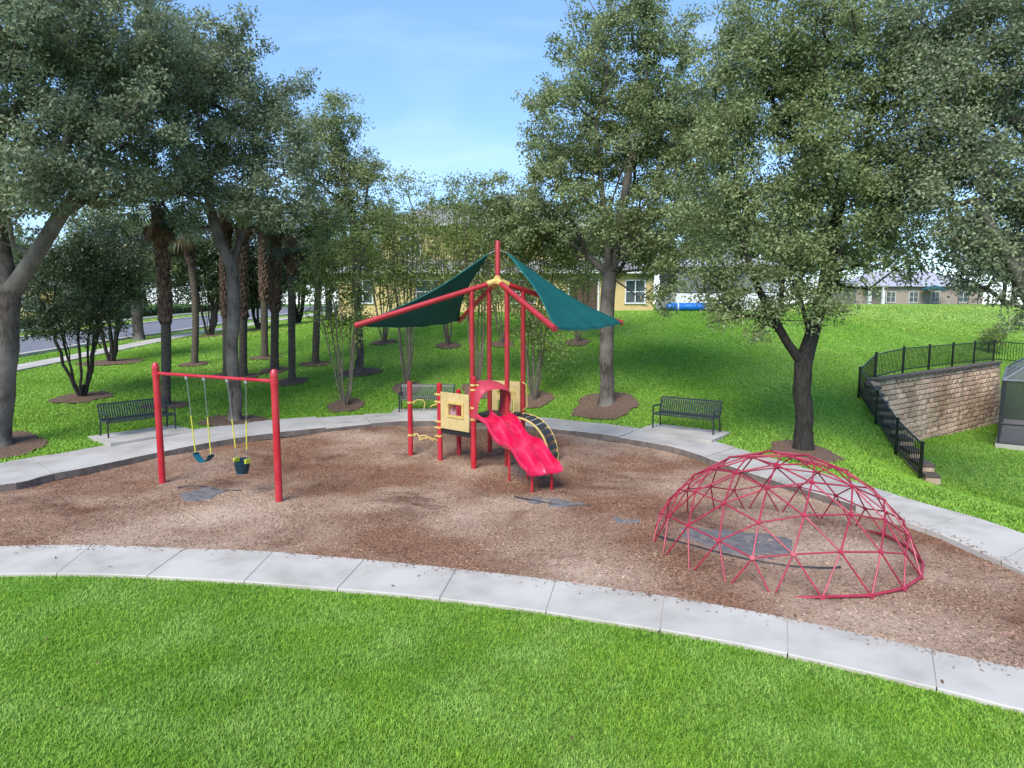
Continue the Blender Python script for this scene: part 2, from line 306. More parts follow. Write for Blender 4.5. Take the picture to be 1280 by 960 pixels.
def np_mesh(name, V, F, material, parent=None, smooth=False):
    me = bpy.data.meshes.new(name); V = np.ascontiguousarray(V, np.float32); F = np.ascontiguousarray(F, np.int32); k = F.shape[1]
    me.vertices.add(len(V)); me.vertices.foreach_set('co', V.ravel()); me.loops.add(F.size); me.loops.foreach_set('vertex_index', F.ravel())
    me.polygons.add(len(F)); me.polygons.foreach_set('loop_start', np.arange(0, F.size, k, dtype=np.int32)); me.polygons.foreach_set('loop_total', np.full(len(F), k, np.int32))
    if smooth: me.polygons.foreach_set('use_smooth', np.ones(len(F), bool))
    me.update(calc_edges=True); me.materials.append(material); o = bpy.data.objects.new(name, me); COL.objects.link(o)
    if parent is not None: o.parent = parent
    return o
def norm(a): return a / (np.linalg.norm(a, axis=-1, keepdims=True) + 1e-9)
def copy_tree(o, parent=None):
    c = o.copy(); COL.objects.link(c)
    if parent is not None: c.parent = parent
    for ch in list(o.children): copy_tree(ch, c)
    return c

# ------------------------------------------------------------------ ground sheet
def axis(*segs):
    a = []
    for lo, hi, st in segs: a += list(np.arange(lo, hi, st))
    a.append(segs[-1][1]); return np.unique(np.round(a, 3))
gx = axis((-900, -200, 100), (-200, -60, 20), (-60, -34, 2), (-34, -20, .5), (-20, 9, .45), (9, 26, .2), (26, 40, 1), (40, 120, 5), (120, 300, 30), (300, 900, 100))
gy = axis((-200, -20, 20), (-20, 2, 1.5), (2, 14, .45), (14, 34, .2), (34, 60, .6), (60, 110, 3), (110, 300, 20), (300, 1500, 100))
GX, GY = np.meshgrid(gx, gy); GZ = ground(GX, GY)
GZ = GZ - .02 - .14 * inside(RMID, GX.ravel(), GY.ravel()).reshape(GX.shape)
# road cut
def road_edges(Y): return None
nx, ny = len(gx), len(gy); idx = np.arange(nx * ny).reshape(ny, nx)
F = np.stack([idx[:-1, :-1], idx[:-1, 1:], idx[1:, 1:], idx[1:, :-1]], -1).reshape(-1, 4)
o = np_mesh('ground', np.stack([GX, GY, GZ], -1).reshape(-1, 3), F, M['soil'], smooth=True); tag(o, kind='structure')

# mulch play surface
mx_ = np.arange(-15.2, 10.8, .12); my_ = np.arange(4.4, 20.6, .12); AX, AY = np.meshgrid(mx_, my_)
def vnoise(x, y, s, seed=0):
    r = np.random.default_rng(seed); T = r.random((64, 64)); X = x / s; Y = y / s; i = np.floor(X).astype(int); j = np.floor(Y).astype(int); fx = X - i; fy = Y - j
    fx = fx * fx * (3 - 2 * fx); fy = fy * fy * (3 - 2 * fy); g = lambda a, b: T[a % 64, b % 64]
    return (g(i, j) * (1 - fx) + g(i + 1, j) * fx) * (1 - fy) + (g(i, j + 1) * (1 - fx) + g(i + 1, j + 1) * fx) * fy
def mulch_z(x, y):
    d = dist_poly(RIN, x, y)
    edge = sstep(1.2, 0, d) * sstep(9, 14, np.asarray(y, float)) * .07
    return playz(x, y) - .035 - edge + .05 * (vnoise(x, y, 1.3, 1) - .5) + .02 * (vnoise(x, y, .35, 2) - .5)
AZ = mulch_z(AX, AY)
ny, nx = AX.shape; idx = np.arange(nx * ny).reshape(ny, nx); F = np.stack([idx[:-1, :-1], idx[:-1, 1:], idx[1:, 1:], idx[1:, :-1]], -1).reshape(-1, 4)
cx = (AX[:-1, :-1] + .06).ravel(); cy = (AY[:-1, :-1] + .06).ravel(); keep = inside(RMID, cx, cy)
o = np_mesh('mulch_ground', np.stack([AX, AY, AZ], -1).reshape(-1, 3), F[keep], M['mulch'], smooth=True); tag(o, kind='structure')
# loose chips
N = 170000; x = rng.uniform(-13, 9.5, N * 2); y = 5.5 + 14.5 * rng.random(N * 2) ** 1.25
sp_ = rng.exponential(.07, N * 2); cc_ = RIN.mean(0); dd_ = dist_poly(RIN, x, y); k = (inside(RIN, x, y) | (inside(ROUT, x, y) & (dd_ < sp_))) & (rng.random(N * 2) < .45 + .55 * vnoise(x, y, 1.1, 5)) & (np.abs(x) < y * .8); x = x[k][:N]; y = y[k][:N]; n = len(x)
z = np.where(inside(RIN, x, y), mulch_z(x, y) + .006, playz(x, y) + .04); a = rng.uniform(0, 6.283, n); L = rng.uniform(.007, .024, n); wd = L * rng.uniform(.25, .5, n); ti = rng.normal(0, .35, n)
dx = np.stack([np.cos(a), np.sin(a), ti], -1) * L[:, None]; dy = np.stack([-np.sin(a), np.cos(a), rng.normal(0, .3, n)], -1) * wd[:, None]; c = np.stack([x, y, z], -1)
V = np.stack([c - dx - dy * .6, c + dx - dy, c + dx * .8 + dy, c - dx * .9 + dy], 1).reshape(-1, 3)
o = np_mesh('mulch_chips', V, np.arange(n * 4).reshape(-1, 4), M['chip']); tag(o, 'loose tan and brown wood chips scattered over the play surface', 'mulch', kind='stuff')

# ring path: slabs with open joints
def path_slabs():
    mid = RMID; seg = np.linalg.norm(np.roll(mid, -1, 0) - mid, axis=1); s = np.r_[0, np.cumsum(seg)]; T = s[-1]
    inn = np.vstack([RIN, RIN[:1]]); out = np.vstack([ROUT, ROUT[:1]])
    f = lambda A, t: np.array([np.interp(t, s, A[:, 0]), np.interp(t, s, A[:, 1])])
    n = round(T / 1.42); L = T / n; front = MB(); rear = MB(); sides = []; r2 = random.Random(3)
    for i in range(n):
        g = .007; ts = np.linspace(i * L + g, (i + 1) * L - g, 6); c = f(inn, ts[3]); isrear = c[1] > 11.5 + .15 * abs(c[0]) or c[0] > 7.5
        dz = r2.uniform(-.018, .022) if isrear else r2.uniform(-.004, .004); tl = r2.uniform(-.012, .012) if isrear else 0
        m = rear if isrear else front; v = []
        for q, t in enumerate(ts):
            a = f(inn, t); b = f(out, t); pz = float(playz(*((a + b) / 2))) + .03 + dz + tl * (q / 5 - .5)
            be = (b - a) / np.linalg.norm(b - a) * .012
            v += [(*a, pz - .17), (*a, pz - .010), (*(a + be), pz), (*(b - be), pz), (*b, pz - .010), (*b, pz - .17)]
        fc = []
        for q in range(5):
            for j in range(5): fc.append((q * 6 + j, q * 6 + j + 1, (q + 1) * 6 + j + 1, (q + 1) * 6 + j))
        fc += [tuple(range(6))[::-1], tuple(30 + j for j in range(6))]
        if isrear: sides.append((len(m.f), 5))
        m.add(v, fc)
    base = MB(); k = len(inn); v = []
    for a, b in zip(inn[:-1], out[:-1]):
        d = (b - a) / np.linalg.norm(b - a) * .03; z = float(playz(*((a + b) / 2))) + (.018 if (a + b)[1] / 2 < 11.5 else -.012); v += [(*(a + d), z), (*(b - d), z)]
    n2 = len(v) // 2; base.add(v, [(2 * i, 2 * i + 1, 2 * ((i + 1) % n2) + 1, 2 * ((i + 1) % n2)) for i in range(n2)])
    for nm, m, mt in (('path', base, M['concrete_old']), ('path', front, M['concrete']), ('path', rear, M['concrete_old'])):
        o = m.build(nm, mt, smooth=False); tag(o, kind='structure')
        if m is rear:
            o.data.materials.append(M['slab_side'])
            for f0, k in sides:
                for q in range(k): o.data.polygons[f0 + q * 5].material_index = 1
path_slabs()

# ------------------------------------------------------------------ road on the left, with sidewalk and kerbs
def strip(name, x0, x1, y0, y1, dz, m, step=2, thick=0):
    ys = np.arange(y0, y1, step); v = []; f = []
    for y in ys:
        z = gz((x0 + x1) / 2, y)
        za, zb = (z, z)
        v += [(x0, y, za + dz), (x1, y, zb + dz)]
        if thick: v += [(x1, y, zb + dz - thick), (x0, y, za + dz - thick)]
    k = 4 if thick else 2
    for i in range(len(ys) - 1):
        a = i * k; b = a + k
        for j in range(k if thick else 1): f.append((a + j, a + (j + 1) % k, b + (j + 1) % k, b + j)[::-1])
    mb = MB(); mb.add(v, f); o = mb.build(name, m, smooth=False); return tag(o, kind='structure')
strip('road', -30.9, -24.2, -5, 150, .06, M['asphalt'])
strip('kerb', -24.2, -23.8, -5, 150, .14, M['concrete'], thick=.3)
strip('kerb', -31.3, -30.9, -5, 150, .14, M['concrete'], thick=.3)
strip('sidewalk', -21.6, -20.4, -5, 150, .05, M['concrete'], thick=.3)
strip('sidewalk', -36.0, -34.8, -5, 150, .07, M['concrete'], thick=.3)

# ------------------------------------------------------------------ bench pads, mulch beds
def pad(c, d, L, Wd):
    d = np.array(d) / np.linalg.norm(d); n = np.array([-d[1], d[0]]); c = np.array(c)
    q = [c - d * L / 2 - n * Wd / 2, c + d * L / 2 - n * Wd / 2, c + d * L / 2 + n * Wd / 2, c - d * L / 2 + n * Wd / 2]
    z = gz(*c); o = MB().prism([tuple(p) for p in q], z - .15, z + .034).build('pavement', M['concrete_old'], smooth=False); tag(o, kind='structure'); return np.array(q)
BENCHES = [((-10.55, 19.0), (.62, .78)), ((-2.85, 22.75), (.999, .03)), ((5.0, 19.3), (.80, -.60))]
PADS = []
BEDS = []
def bed(x, y, r, seed):
    r1 = np.random.default_rng(seed); n = 110; rings = 7; V = [(x, y, gz(x, y) + .05)]; ph = r1.uniform(0, 6, 3)
    out = []; r = r * .8
    for k in range(1, rings + 1):
        for j in range(n):
            a = 2 * math.pi * j / n; rr = r * (1 + .14 * math.sin(2 * a + ph[0]) + .06 * math.sin(5 * a + ph[1]) + .035 * math.sin(11 * a + ph[2]) + .025 * math.sin(23 * a + ph[0])) * k / rings
            px, py = x + rr * math.cos(a), y + rr * math.sin(a); V.append((px, py, 0)); 
            if k == rings: out.append((px, py))
    A = np.array(V); g = ground(A[:, 0], A[:, 1]); rr = np.hypot(A[:, 0] - x, A[:, 1] - y) / r
    A[:, 2] = g + .05 * np.clip(1 - rr, 0, 1) + .012 + r1.uniform(0, .012, len(A)); f = [(0, 1 + j, 1 + (j + 1) % n) for j in range(n)]
    for k in range(rings - 1):
        for j in range(n): f.append((1 + k * n + j, 1 + (k + 1) * n + j, 1 + (k + 1) * n + (j + 1) % n, 1 + k * n + (j + 1) % n))
    o = MB().add(A.tolist(), f).build('mulch_bed', M['bed']); tag(o, kind='structure'); BEDS.append(np.array(out))

# ------------------------------------------------------------------ trees
def leaves_np(c, ln, wd, up=.5, out=None, seed=0):
    r = np.random.default_rng(seed); n = len(c); nr = r.normal(size=(n, 3)); nr[:, 2] = np.abs(nr[:, 2]) * .6 + up
    if out is not None: nr += out * .6
    nr = norm(nr); ax = r.normal(size=(n, 3)); ax[:, 2] -= .35; ax -= nr * (ax * nr).sum(-1, keepdims=True); ax = norm(ax); sd = np.cross(nr, ax)
    L = (ln * r.uniform(.65, 1.25, n))[:, None]; w = (wd * r.uniform(.7, 1.2, n))[:, None]
    V = np.stack([c - ax * L * .5, c + sd * w * .5 + nr * w * .12 - ax * L * .05, c + ax * L * .5, c - sd * w * .5 + nr * w * .12 - ax * L * .05], 1).reshape(-1, 3)
    return V, np.arange(n * 4).reshape(-1, 4)
def grow(base, stems, clumps, tr, tip=.010, seed=0, pw=.52):
    """stems: list of polylines (world) that start at base; clumps: (N,3). returns MB of wood"""
    r = np.random.default_rng(seed); nodes = []; par = []; plen = []; conn = []
    for st, frac in stems:
        prev = -1
        for i, p in enumerate(st):
            if i == 0 and nodes:
                dd = [np.linalg.norm(q - np.array(p, float)) for q in nodes]
                if min(dd) < .02 and np.argmin(dd) > 0: prev = int(np.argmin(dd)); continue
            nodes.append(np.array(p, float)); par.append(prev); plen.append(0 if prev < 0 else plen[prev] + np.linalg.norm(nodes[-1] - nodes[prev])); conn.append(i >= frac * (len(st) - 1)); prev = len(nodes) - 1
    base0 = np.array(stems[0][0][-1]); order = np.argsort(np.linalg.norm(clumps - base0, axis=1)); leafnode = []
    for ci in order:
        c = clumps[ci]; A = np.array(nodes); d = np.linalg.norm(A - c, axis=1); cost = d + .18 * np.array(plen) + np.where(A[:, 2] > c[2] + .4, 1.2, 0) + np.where(np.array(conn), 0, 50)
        p = int(np.argmin(cost)); a = nodes[p]; D = d[p]; k = max(1, int(D / .55))
        off = r.normal(0, .07 * D, 3); off[2] += .10 * D
        for q in range(1, k + 1):
            t = q / k; b = a * (1 - t) + c * t + off * math.sin(math.pi * t) * (1 if k > 1 else 0)
            nodes.append(b); par.append(p); plen.append(plen[p] + np.linalg.norm(b - nodes[p])); conn.append(True); p = len(nodes) - 1
        leafnode.append(p)
    cnt = np.zeros(len(nodes)); 
    for l in leafnode: cnt[l] += 1
    for i in range(len(nodes) - 1, -1, -1):
        if par[i] >= 0: cnt[par[i]] += cnt[i]
    mxc = max(cnt[i] for i in range(len(nodes)) if par[i] < 0)
    rad = np.maximum(tr * (np.maximum(cnt, 1) / mxc) ** pw, tip)
    for i in range(len(nodes)):
        if par[i] >= 0: rad[i] = min(rad[i], rad[par[i]])
    kids = {}
    for i, p in enumerate(par): kids.setdefault(p, []).append(i)
    mb = MB(); starts = [(i, None) for i in kids.get(-1, [])]
    while starts:
        i, p = starts.pop(); ch = []; rr = []
        if p is not None: ch.append(nodes[p]); rr.append(min(rad[p] * .9, rad[i] * 1.3))
        while True:
            ch.append(nodes[i]); rr.append(rad[i]); ks = kids.get(i, [])
            if not ks: break
            ks = sorted(ks, key=lambda q: -cnt[q])
            for q in ks[1:]: starts.append((q, i))
            i = ks[0]
        if len(ch) > 1: mb.tube(ch, rr, 12 if max(rr) > .1 else (7 if max(rr) > .035 else 4), cap=False)
    return mb
def sample_lobes(lobes, n, seed, gap=.25):
    r = np.random.default_rng(seed); w = np.array([l[3] * l[4] * l[5] for l in lobes]) ** (.72); w /= w.sum(); out = []
    ph = r.uniform(0, 50, 3)
    while len(out) < n:
        l = lobes[r.choice(len(lobes), p=w)]; d = r.normal(size=3); d /= np.linalg.norm(d); u = r.random() ** (1 / 2.5) * r.uniform(.84, 1.12); p = np.array(l[:3]) + d * u * np.array(l[3:6])
        q = math.sin(p[0] * 1.9 + ph[0]) * math.sin(p[1] * 1.7 + ph[1]) * math.sin(p[2] * 2.1 + ph[2])
        if q < -gap and r.random() < .75: continue
        out.append(p)
    return np.array(out)
def px_lobes(L, Y0):
    out = []
    for l in L:
        px, py, dy, r = l[:4]; p = at_y(px, py, Y0 + dy); rz = l[4] if len(l) > 4 else r * .85; out.append((p[0], p[1], p[2], r, r, rz))
    return out
def flare(base, path, tr):
    return path
TREEGROUP = None
def tree(name, label, cat, base, stems, lobes, tr, ncl, nlf, ll, lw, leafmat, barkmat, seed, cs=.36, group=None, gap=.25, up=.45, tip=.008):
    root = empty(name, base, 0, label, cat, group); b = np.array(base)
    cl = sample_lobes(lobes, ncl, seed, gap)
    wood = grow(b, stems, cl, tr, seed=seed, tip=tip)
    # root flare
    p0 = Vector(stems[0][0][0]); 
    fl = MB(); fl.tube([p0 + Vector((0, 0, -.12)), p0 + Vector((0, 0, .03)), p0 + Vector((0, 0, .22)), p0 + Vector((0, 0, .5))], [tr * 1.5, tr * 1.28, tr * 1.10, tr * .98], 14, cap=False); wood.add(fl.v, fl.f)
    wood.v = [(v[0] - b[0], v[1] - b[1], v[2] - b[2]) for v in wood.v]
    wood.build('trunk', barkmat, root, angle=80)
    r = np.random.default_rng(seed + 5); n = ncl * nlf; ci = np.repeat(np.arange(ncl), nlf); sp = r.uniform(.6, 1.35, ncl)[ci][:, None] * cs
    g = r.normal(size=(n, 3)); g /= np.linalg.norm(g, axis=1, keepdims=True); rad = r.random(n)[:, None] ** .55
    c = cl[ci] + g * rad * sp * np.array([1.25, 1.25, .85]); kk = r.random(n) < r.uniform(.55, 1, ncl)[ci]; c = c[kk]; gg = g[kk]
    V, F = leaves_np(c - b, ll, lw, up, gg, seed + 9); np_mesh('crown', V, F, leafmat, root)
    return root
def trunk_path(base, top, n=5, wob=.05, seed=0):
    r = random.Random(seed); b = np.array(base); t = np.array(top); L = np.linalg.norm(t - b); return [b + (t - b) * i / n + (np.array([r.uniform(-1, 1), r.uniform(-1, 1), 0]) * wob * L * .5 if 0 < i < n else 0) for i in range(n + 1)]
# --- the oaks of the lawn
def oak(label, basepx, Yfix, forkpx, limbs, lobes, tr, ncl, nlf, leafm_, seed, base=None, **kw):
    b = at_g(*basepx) if base is None else np.array(base)
    Y = b[1]; fk = at_y(*forkpx, Y); st = [(trunk_path(b, fk, 6, .03, seed), .95)]
    for lp in limbs:
        pts = [fk] + [at_y(p[0], p[1], Y + p[2]) for p in lp]; st.append((pts, .3))
    return tree(kw.pop('name', 'oak_tree'), label, 'tree', b, st, px_lobes(lobes, Y), tr, int(ncl * 1.55), int(nlf * 1.25), kw.pop('ll', .108), kw.pop('lw', .060), leafm_, kw.pop('bark', M['bark']), seed, group='oaks around the playground', **kw)
oak('large oak with a thick grey forked trunk left of the left bench', (-2, 557), 0, (10, 372), [[(44, 320, -.2), (78, 265, -.4), (110, 200, -.4)], [(5, 330, .3), (-10, 250, .5), (0, 150, .4)]],
    [(30, 90, 0, 3.0), (110, 60, .8, 2.6), (-70, 190, 0, 2.4), (50, 222, -1.2, 1.5, .9), (150, 160, .4, 1.9), (-20, -20, 0, 3.0), (90, 0, .5, 2.6), (-20, 250, -.8, 1.3, .8), (100, 235, -.8, 1.0, .7), (170, 90, 1, 1.8), (0, 200, -.6, 1.8, 1.2), (60, 130, -.5, 1.8), (140, 230, .3, 1.3, .8)], .285, 560, 130, M['oak_grey'], 21, gap=.10)
oak('oak with a straight grey trunk forking above the swing set', (294, 527), 0, (290, 335), [[(275, 300, -.2), (262, 260, -.3), (255, 190, -.3)], [(303, 290, .2), (315, 230, .3), (320, 150, .4)]],
    [(275, 115, 0, 1.9), (330, 190, .2, 1.7), (225, 165, 0, 1.9), (285, 52, 0, 1.25), (245, 235, -.5, 1.4, .8), (320, 245, -.4, 1.2, .7), (355, 215, .4, 1.1), (205, 90, .5, 1.8), (350, 110, .6, .9), (180, 215, .2, 1.3, .8), (290, 262, -.6, 1.1, .5), (245, 275, -.3, .9, .45), (350, 268, .0, 1.0, .5), (250, 90, .8, 1.6), (300, 150, .8, 1.7), (270, 210, .6, 1.7), (205, 30, .9, 1.3), (150, 130, 1.2, 1.6)], .185, 380, 130, M['oak_grey'], 22, gap=.10)
oak('slim oak with thin upright crown between palms and shade sails', (449, 466), 0, (446, 330), [[(440, 270, 0), (425, 200, 0), (420, 150, 0)], [(455, 270, .2), (460, 230, .2)]],
    [(418, 150, 0, 1.1, 1.2), (425, 200, 0, 1.3), (392, 210, 0, 1.2), (455, 225, .2, 1.1), (440, 265, .2, 1.2), (400, 265, .2, 1.0), (380, 170, 1, 1.0), (470, 275, .4, .9)], .15, 210, 95, M['oak'], 23)
oak('oak with grey trunk in a mulch bed left of the right bench', (758, 505), 0, (762, 345), [[(768, 318, .2), (778, 260, .3), (790, 190, .3)], [(735, 320, .3), (705, 250, .4)], [(800, 372, -.3), (840, 345, -.5), (872, 318, -.6)], [(755, 270, -.2), (745, 150, -.2)]],
    [(735, 60, 0, 1.5, 2.0), (770, 20, .2, 1.6), (705, 150, 0, 1.7), (790, 165, .2, 2.1), (690, 235, -.3, 1.7), (650, 255, .5, 1.5, 1.1), (840, 245, 0, 1.9), (845, 90, .3, 1.8), (885, 150, .5, 1.6), (830, 30, .5, 1.3), (760, 275, -.4, 1.9, 1.2), (865, 320, -.8, 1.2, .7), (820, 160, 1, 1.9), (870, 250, .8, 1.5), (620, 270, .8, 1.0, .8), (780, 100, .8, 1.5), (720, 200, .8, 1.7), (800, 300, .8, 1.7, .8), (850, 180, .8, 1.8), (680, 285, .4, 1.3, .7), (705, 305, 1.2, 1.2, .6), (740, 325, 1.6, 1.0, .5), (650, 300, 1.5, 1.0, .7), (800, 335, .6, 1.0, .5), (830, 372, -.5, .9, .5), (880, 180, .5, 1.4)], .235, 640, 130, M['oak'], 24, gap=.10)
oak('oak with stout dark trunk behind the dome climber', (1004, 563), 0, (1004, 455), [[(985, 430, -.1), (968, 400, -.2), (945, 355, -.3), (925, 290, -.3)], [(1016, 415, .2), (1028, 370, .3), (1040, 310, .3), (1052, 230, .3)], [(1012, 420, .5), (1000, 370, .9), (985, 300, 1.1)]],
    [(1000, 120, 0, 1.9), (935, 195, 0, 1.6), (1075, 190, .2, 1.8), (955, 290, -.3, 1.5), (1045, 230, -.2, 1.5), (1000, 375, -.3, .95, .6), (925, 345, -.3, .9, .6), (1105, 300, .2, 1.2, .9), (1120, 100, .4, 1.6), (905, 110, .3, 1.4), (1000, 25, 0, 1.7), (1060, 30, .3, 1.6), (950, 40, .5, 1.3), (1130, 340, .4, .8, .4), (955, 395, -.2, .6, .4), (885, 260, .4, 1.2), (1000, 240, .5, 2.0), (1040, 120, .8, 1.8), (960, 90, .8, 1.6), (1110, 20, .8, 1.4), (1120, 230, .5, 1.4), (1010, 330, .3, 1.6, .9), (1040, 390, -.2, .5, .4), (1070, 345, -.3, .8, .5), (900, 390, -.3, .35, .35), (915, 380, -.3, .6, .4), (885, 345, -.1, .7, .5), (945, 410, -.4, .4, .3)], .215, 640, 135, M['oak'], 25, ll=.092, lw=.052, bark=M['bark_dark'])
oak('oak at the right edge overhanging the fenced yard', (0, 0), 0, (1318, 440), [[(1290, 380, -.2), (1260, 320, -.3), (1220, 250, -.3)], [(1330, 350, .1), (1310, 220, .1)]],
    [(1230, 90, 0, 1.7), (1280, 190, 0, 1.7), (1205, 215, 0, 1.4), (1180, 300, .2, .95, .7), (1245, 315, -.2, 1.1, .7), (1275, 375, -.3, .55, .45), (1300, 30, 0, 1.8), (1180, 140, .3, 1.5), (1220, 10, .3, 1.6), (1330, 280, 0, 1.5), (1215, 360, 0, .6, .4), (1160, 40, .5, 1.4), (1200, 90, .8, 1.6), (1260, 260, .3, 1.4), (1150, 230, .6, 1.2), (1245, 400, 0, .3, .35)], .24, 400, 135, M['oak_grey'], 26, base=(12.7, 15.6, gz(12.7, 15.6)), ll=.092, lw=.052)
for p, r_, s_ in (((-2, 557), 1.4, 1), ((294, 527), 1.2, 2), ((449, 466), 1.0, 3), ((757, 507), 1.45, 4), ((1006, 565), 1.15, 5)):
    b = at_g(*p); bed(b[0], b[1], r_, s_)
# --- multi stemmed dark trees
def multi(label, px, n, lean, ht, lobes, tr, ncl, nlf, lm, bm, seed, name, cat, group, ll=.11, lw=.06, cs=.4, gap=.2, bedr=1.1, base=None, splay=None):
    b = at_g(*px) if base is None else np.array(base, float); r = random.Random(seed); stems = []
    for i in range(n):
        a = 2 * math.pi * (i + r.uniform(-.2, .2)) / n; o = np.array([math.cos(a), math.sin(a), 0]); h = ht * r.uniform(.75, 1.0); L = lean * r.uniform(.5, 1.1)
        pts = [b + o * .05 + np.array([0, 0, -.05])]
        for k in range(1, 8):
            t = k / 7; pts.append(b + o * (.08 + L * t ** .8) + np.array([r.uniform(-.05, .05), r.uniform(-.05, .05), h * t]))
        stems.append((pts, .45))
    bed(b[0], b[1], bedr, seed)
    return tree(name, label, cat, b, stems, [(b[0] + l[0], b[1] + l[1], b[2] + l[2], l[3], l[3], l[4]) for l in lobes], tr, ncl, nlf, ll, lw, lm, bm, seed, cs=cs, gap=gap, group=group)
MG = 'dark multi stemmed trees'
multi('dark many stemmed tree in mulch behind the left bench', (103, 497), 7, .9, 3.4, [(0, 0, 3.3, 1.7, 1.2), (.6, .3, 4.4, 1.6, 1.2), (-.8, 0, 2.5, 1.1, .7), (-.5, 0, 4.6, 1.4, 1.0), (.8, -.2, 2.4, 1.0, .6)], .07, 200, 110, M['mag'], M['bark_dark'], 31, 'magnolia_tree', 'tree', MG)
multi('dark many stemmed tree nearer the sidewalk, left of the palms', (139, 453), 6, .8, 4.0, [(0, 0, 3.4, 1.7, 1.1), (.5, 0, 5.0, 1.7, 1.5), (-.6, .5, 4.5, 1.6, 1.3)], .09, 330, 120, M['mag'], M['bark_dark'], 32, 'magnolia_tree', 'tree', MG, bedr=1.5)
multi('dark rounded tree beyond the thin bare palm', (262, 420), 5, .7, 3.5, [(0, 0, 3.4, 2.0, 1.5), (-.8, 0, 5.0, 2.0, 1.7), (1.0, 0, 5.2, 2.0, 1.6)], .14, 330, 120, M['mag'], M['bark_dark'], 33, 'magnolia_tree', 'tree', MG, ll=.14, lw=.08)
multi('dark tree behind the cluster of shaggy palms', (323, 412), 5, .7, 3.5, [(0, 0, 3.0, 2.0, 1.5), (-.8, 0, 4.8, 2.0, 1.7), (1.2, 0, 4.6, 1.8, 1.6)], .14, 320, 120, M['mag'], M['bark_dark'], 34, 'magnolia_tree', 'tree', MG, ll=.14, lw=.08)
multi('dark tree in front of the left corner of the yellow house', (372, 404), 4, .6, 3.5, [(0, 0, 3.2, 1.7, 1.3), (0, 0, 4.8, 1.8, 1.7)], .14, 260, 120, M['mag'], M['bark_dark'], 35, 'magnolia_tree', 'tree', MG, ll=.14, lw=.08)
CM = 'crape myrtles behind the playground'
def myrtle(label, px, n, lean, ht, seed, ncl, spread=1.1, tr=.034, nlf=46, low=False):
    lobes = [(0, 0, ht * .92, spread, ht * .22), (.4, 0, ht * .75, spread, ht * .2), (-.4, 0, ht * .66, spread, ht * .2), (0, 0, ht * .5, spread * .9, ht * .14)]
    if low: lobes.append((.5, -.2, ht * .35, spread * .8, ht * .16))
    return multi(label, px, n, lean, ht, lobes, tr, ncl, nlf, M['myrtle'], M['bark_pale'], seed, 'crape_myrtle', 'small tree', CM, ll=.105, lw=.058, cs=.40, gap=.05, bedr=.75)
myrtle('crape myrtle with pale fanned stems right of the swing set', (432, 508), 9, .8, 6.0, 41, 240, 1.15)
myrtle('slender crape myrtle left of the shade tower mast', (509, 484), 8, .6, 6.8, 42, 210, 1.25)
myrtle('crape myrtle standing behind the tall red tower posts', (596, 486), 8, .7, 6.8, 43, 280, 1.35)
myrtle('leafier crape myrtle in mulch right of the tower posts', (668, 501), 7, .6, 5.8, 44, 260, 1.35, low=True)
myrtle('crape myrtle close to the yellow house wall', (560, 432), 8, .8, 6.6, 45, 230, 1.9, nlf=55)
myrtle('crape myrtle beside the brown house door', (722, 428), 7, .8, 5.4, 46, 260, 1.7, nlf=50)
myrtle('crape myrtle below the right upper window of the yellow house', (628, 430), 7, .8, 6.4, 47, 170, 1.6, nlf=50)
myrtle('crape myrtle near the left corner of the yellow house', (480, 428), 7, .8, 6.0, 48, 170, 1.6, nlf=50)
# --- street tree and trees across the road
def simple(label, base, ht, rad, tr, lm, bm, seed, ncl, nlf, ll, lw, group, fork=.4, name='street_tree'):
    b = np.array([base[0], base[1], gz(*base)]); st = [(trunk_path(b, b + np.array([0, 0, ht * fork]), 4, .04, seed), .9)]
    lob = [(b[0], b[1], b[2] + ht * .45, rad * .9, rad * .9, ht * .16), (b[0], b[1], b[2] + ht * .72, rad, rad, ht * .26), (b[0] + rad * .5, b[1] - .3, b[2] + ht * .6, rad * .7, rad * .7, ht * .2), (b[0] - rad * .5, b[1] + .3, b[2] + ht * .62, rad * .7, rad * .7, ht * .2)]
    return tree(name, label, 'tree', b, st, lob, tr, ncl, nlf, ll, lw, lm, bm, seed, cs=.5, group=group)
p = at_g(174, 425); simple('street tree with a smooth grey trunk beside the road', p[:2], 9.5, 3.8, .3, M['oak'], M['bark'], 51, 420, 100, .15, .08, 'trees along the road')
for i, (xx, yy, ht, lab) in enumerate([(-40, 38, 8, 'tree across the road behind the leftmost oak'), (-43.5, 56, 9, 'tree across the road seen between the dark trees'), (-38.5, 92, 9, 'distant tree across the road behind the thin bare palm'), (-20, 82, 10, 'tall far tree beyond the end of the road'), (-50, 100, 11, 'farthest tree along the road at the left'), (-16, 60, 9, 'tree beyond the road beside the yellow house'), (-62, 88, 10, 'tree beyond the cream house at the far left'), (-30, 106, 11, 'distant tree in line with the road where it meets the horizon')]):
    simple(lab, (xx, yy), ht, 4.6, .3, M['oak'] if i % 2 else M['mag'], M['bark_dark'], 60 + i, 330, 90, .24, .13, 'trees along the road', fork=.22)
for i, (xx, yy, ht, lab) in enumerate([(9.5, 62, 9, 'tree rising behind the gap between the yellow and white houses'), (19, 63, 10, 'tree rising behind the white house'), (30, 72, 11, 'tree behind the hill to the right of the white house'), (46, 122, 15, 'far tree behind the left end of the tan house'), (66, 124, 16, 'far tree behind the right end of the tan house'), (80, 112, 14, 'far tree right of the tan house'), (54, 74, 9, 'tree on the hill beyond the pool enclosure')]):
    simple(lab, (xx, yy), ht, 4.5 if i < 3 else 7, .3, M['oak'] if i % 2 else M['mag'], M['bark_dark'], 90 + i, 300, 90, .26, .15, 'trees behind the houses on the hill', fork=.25)
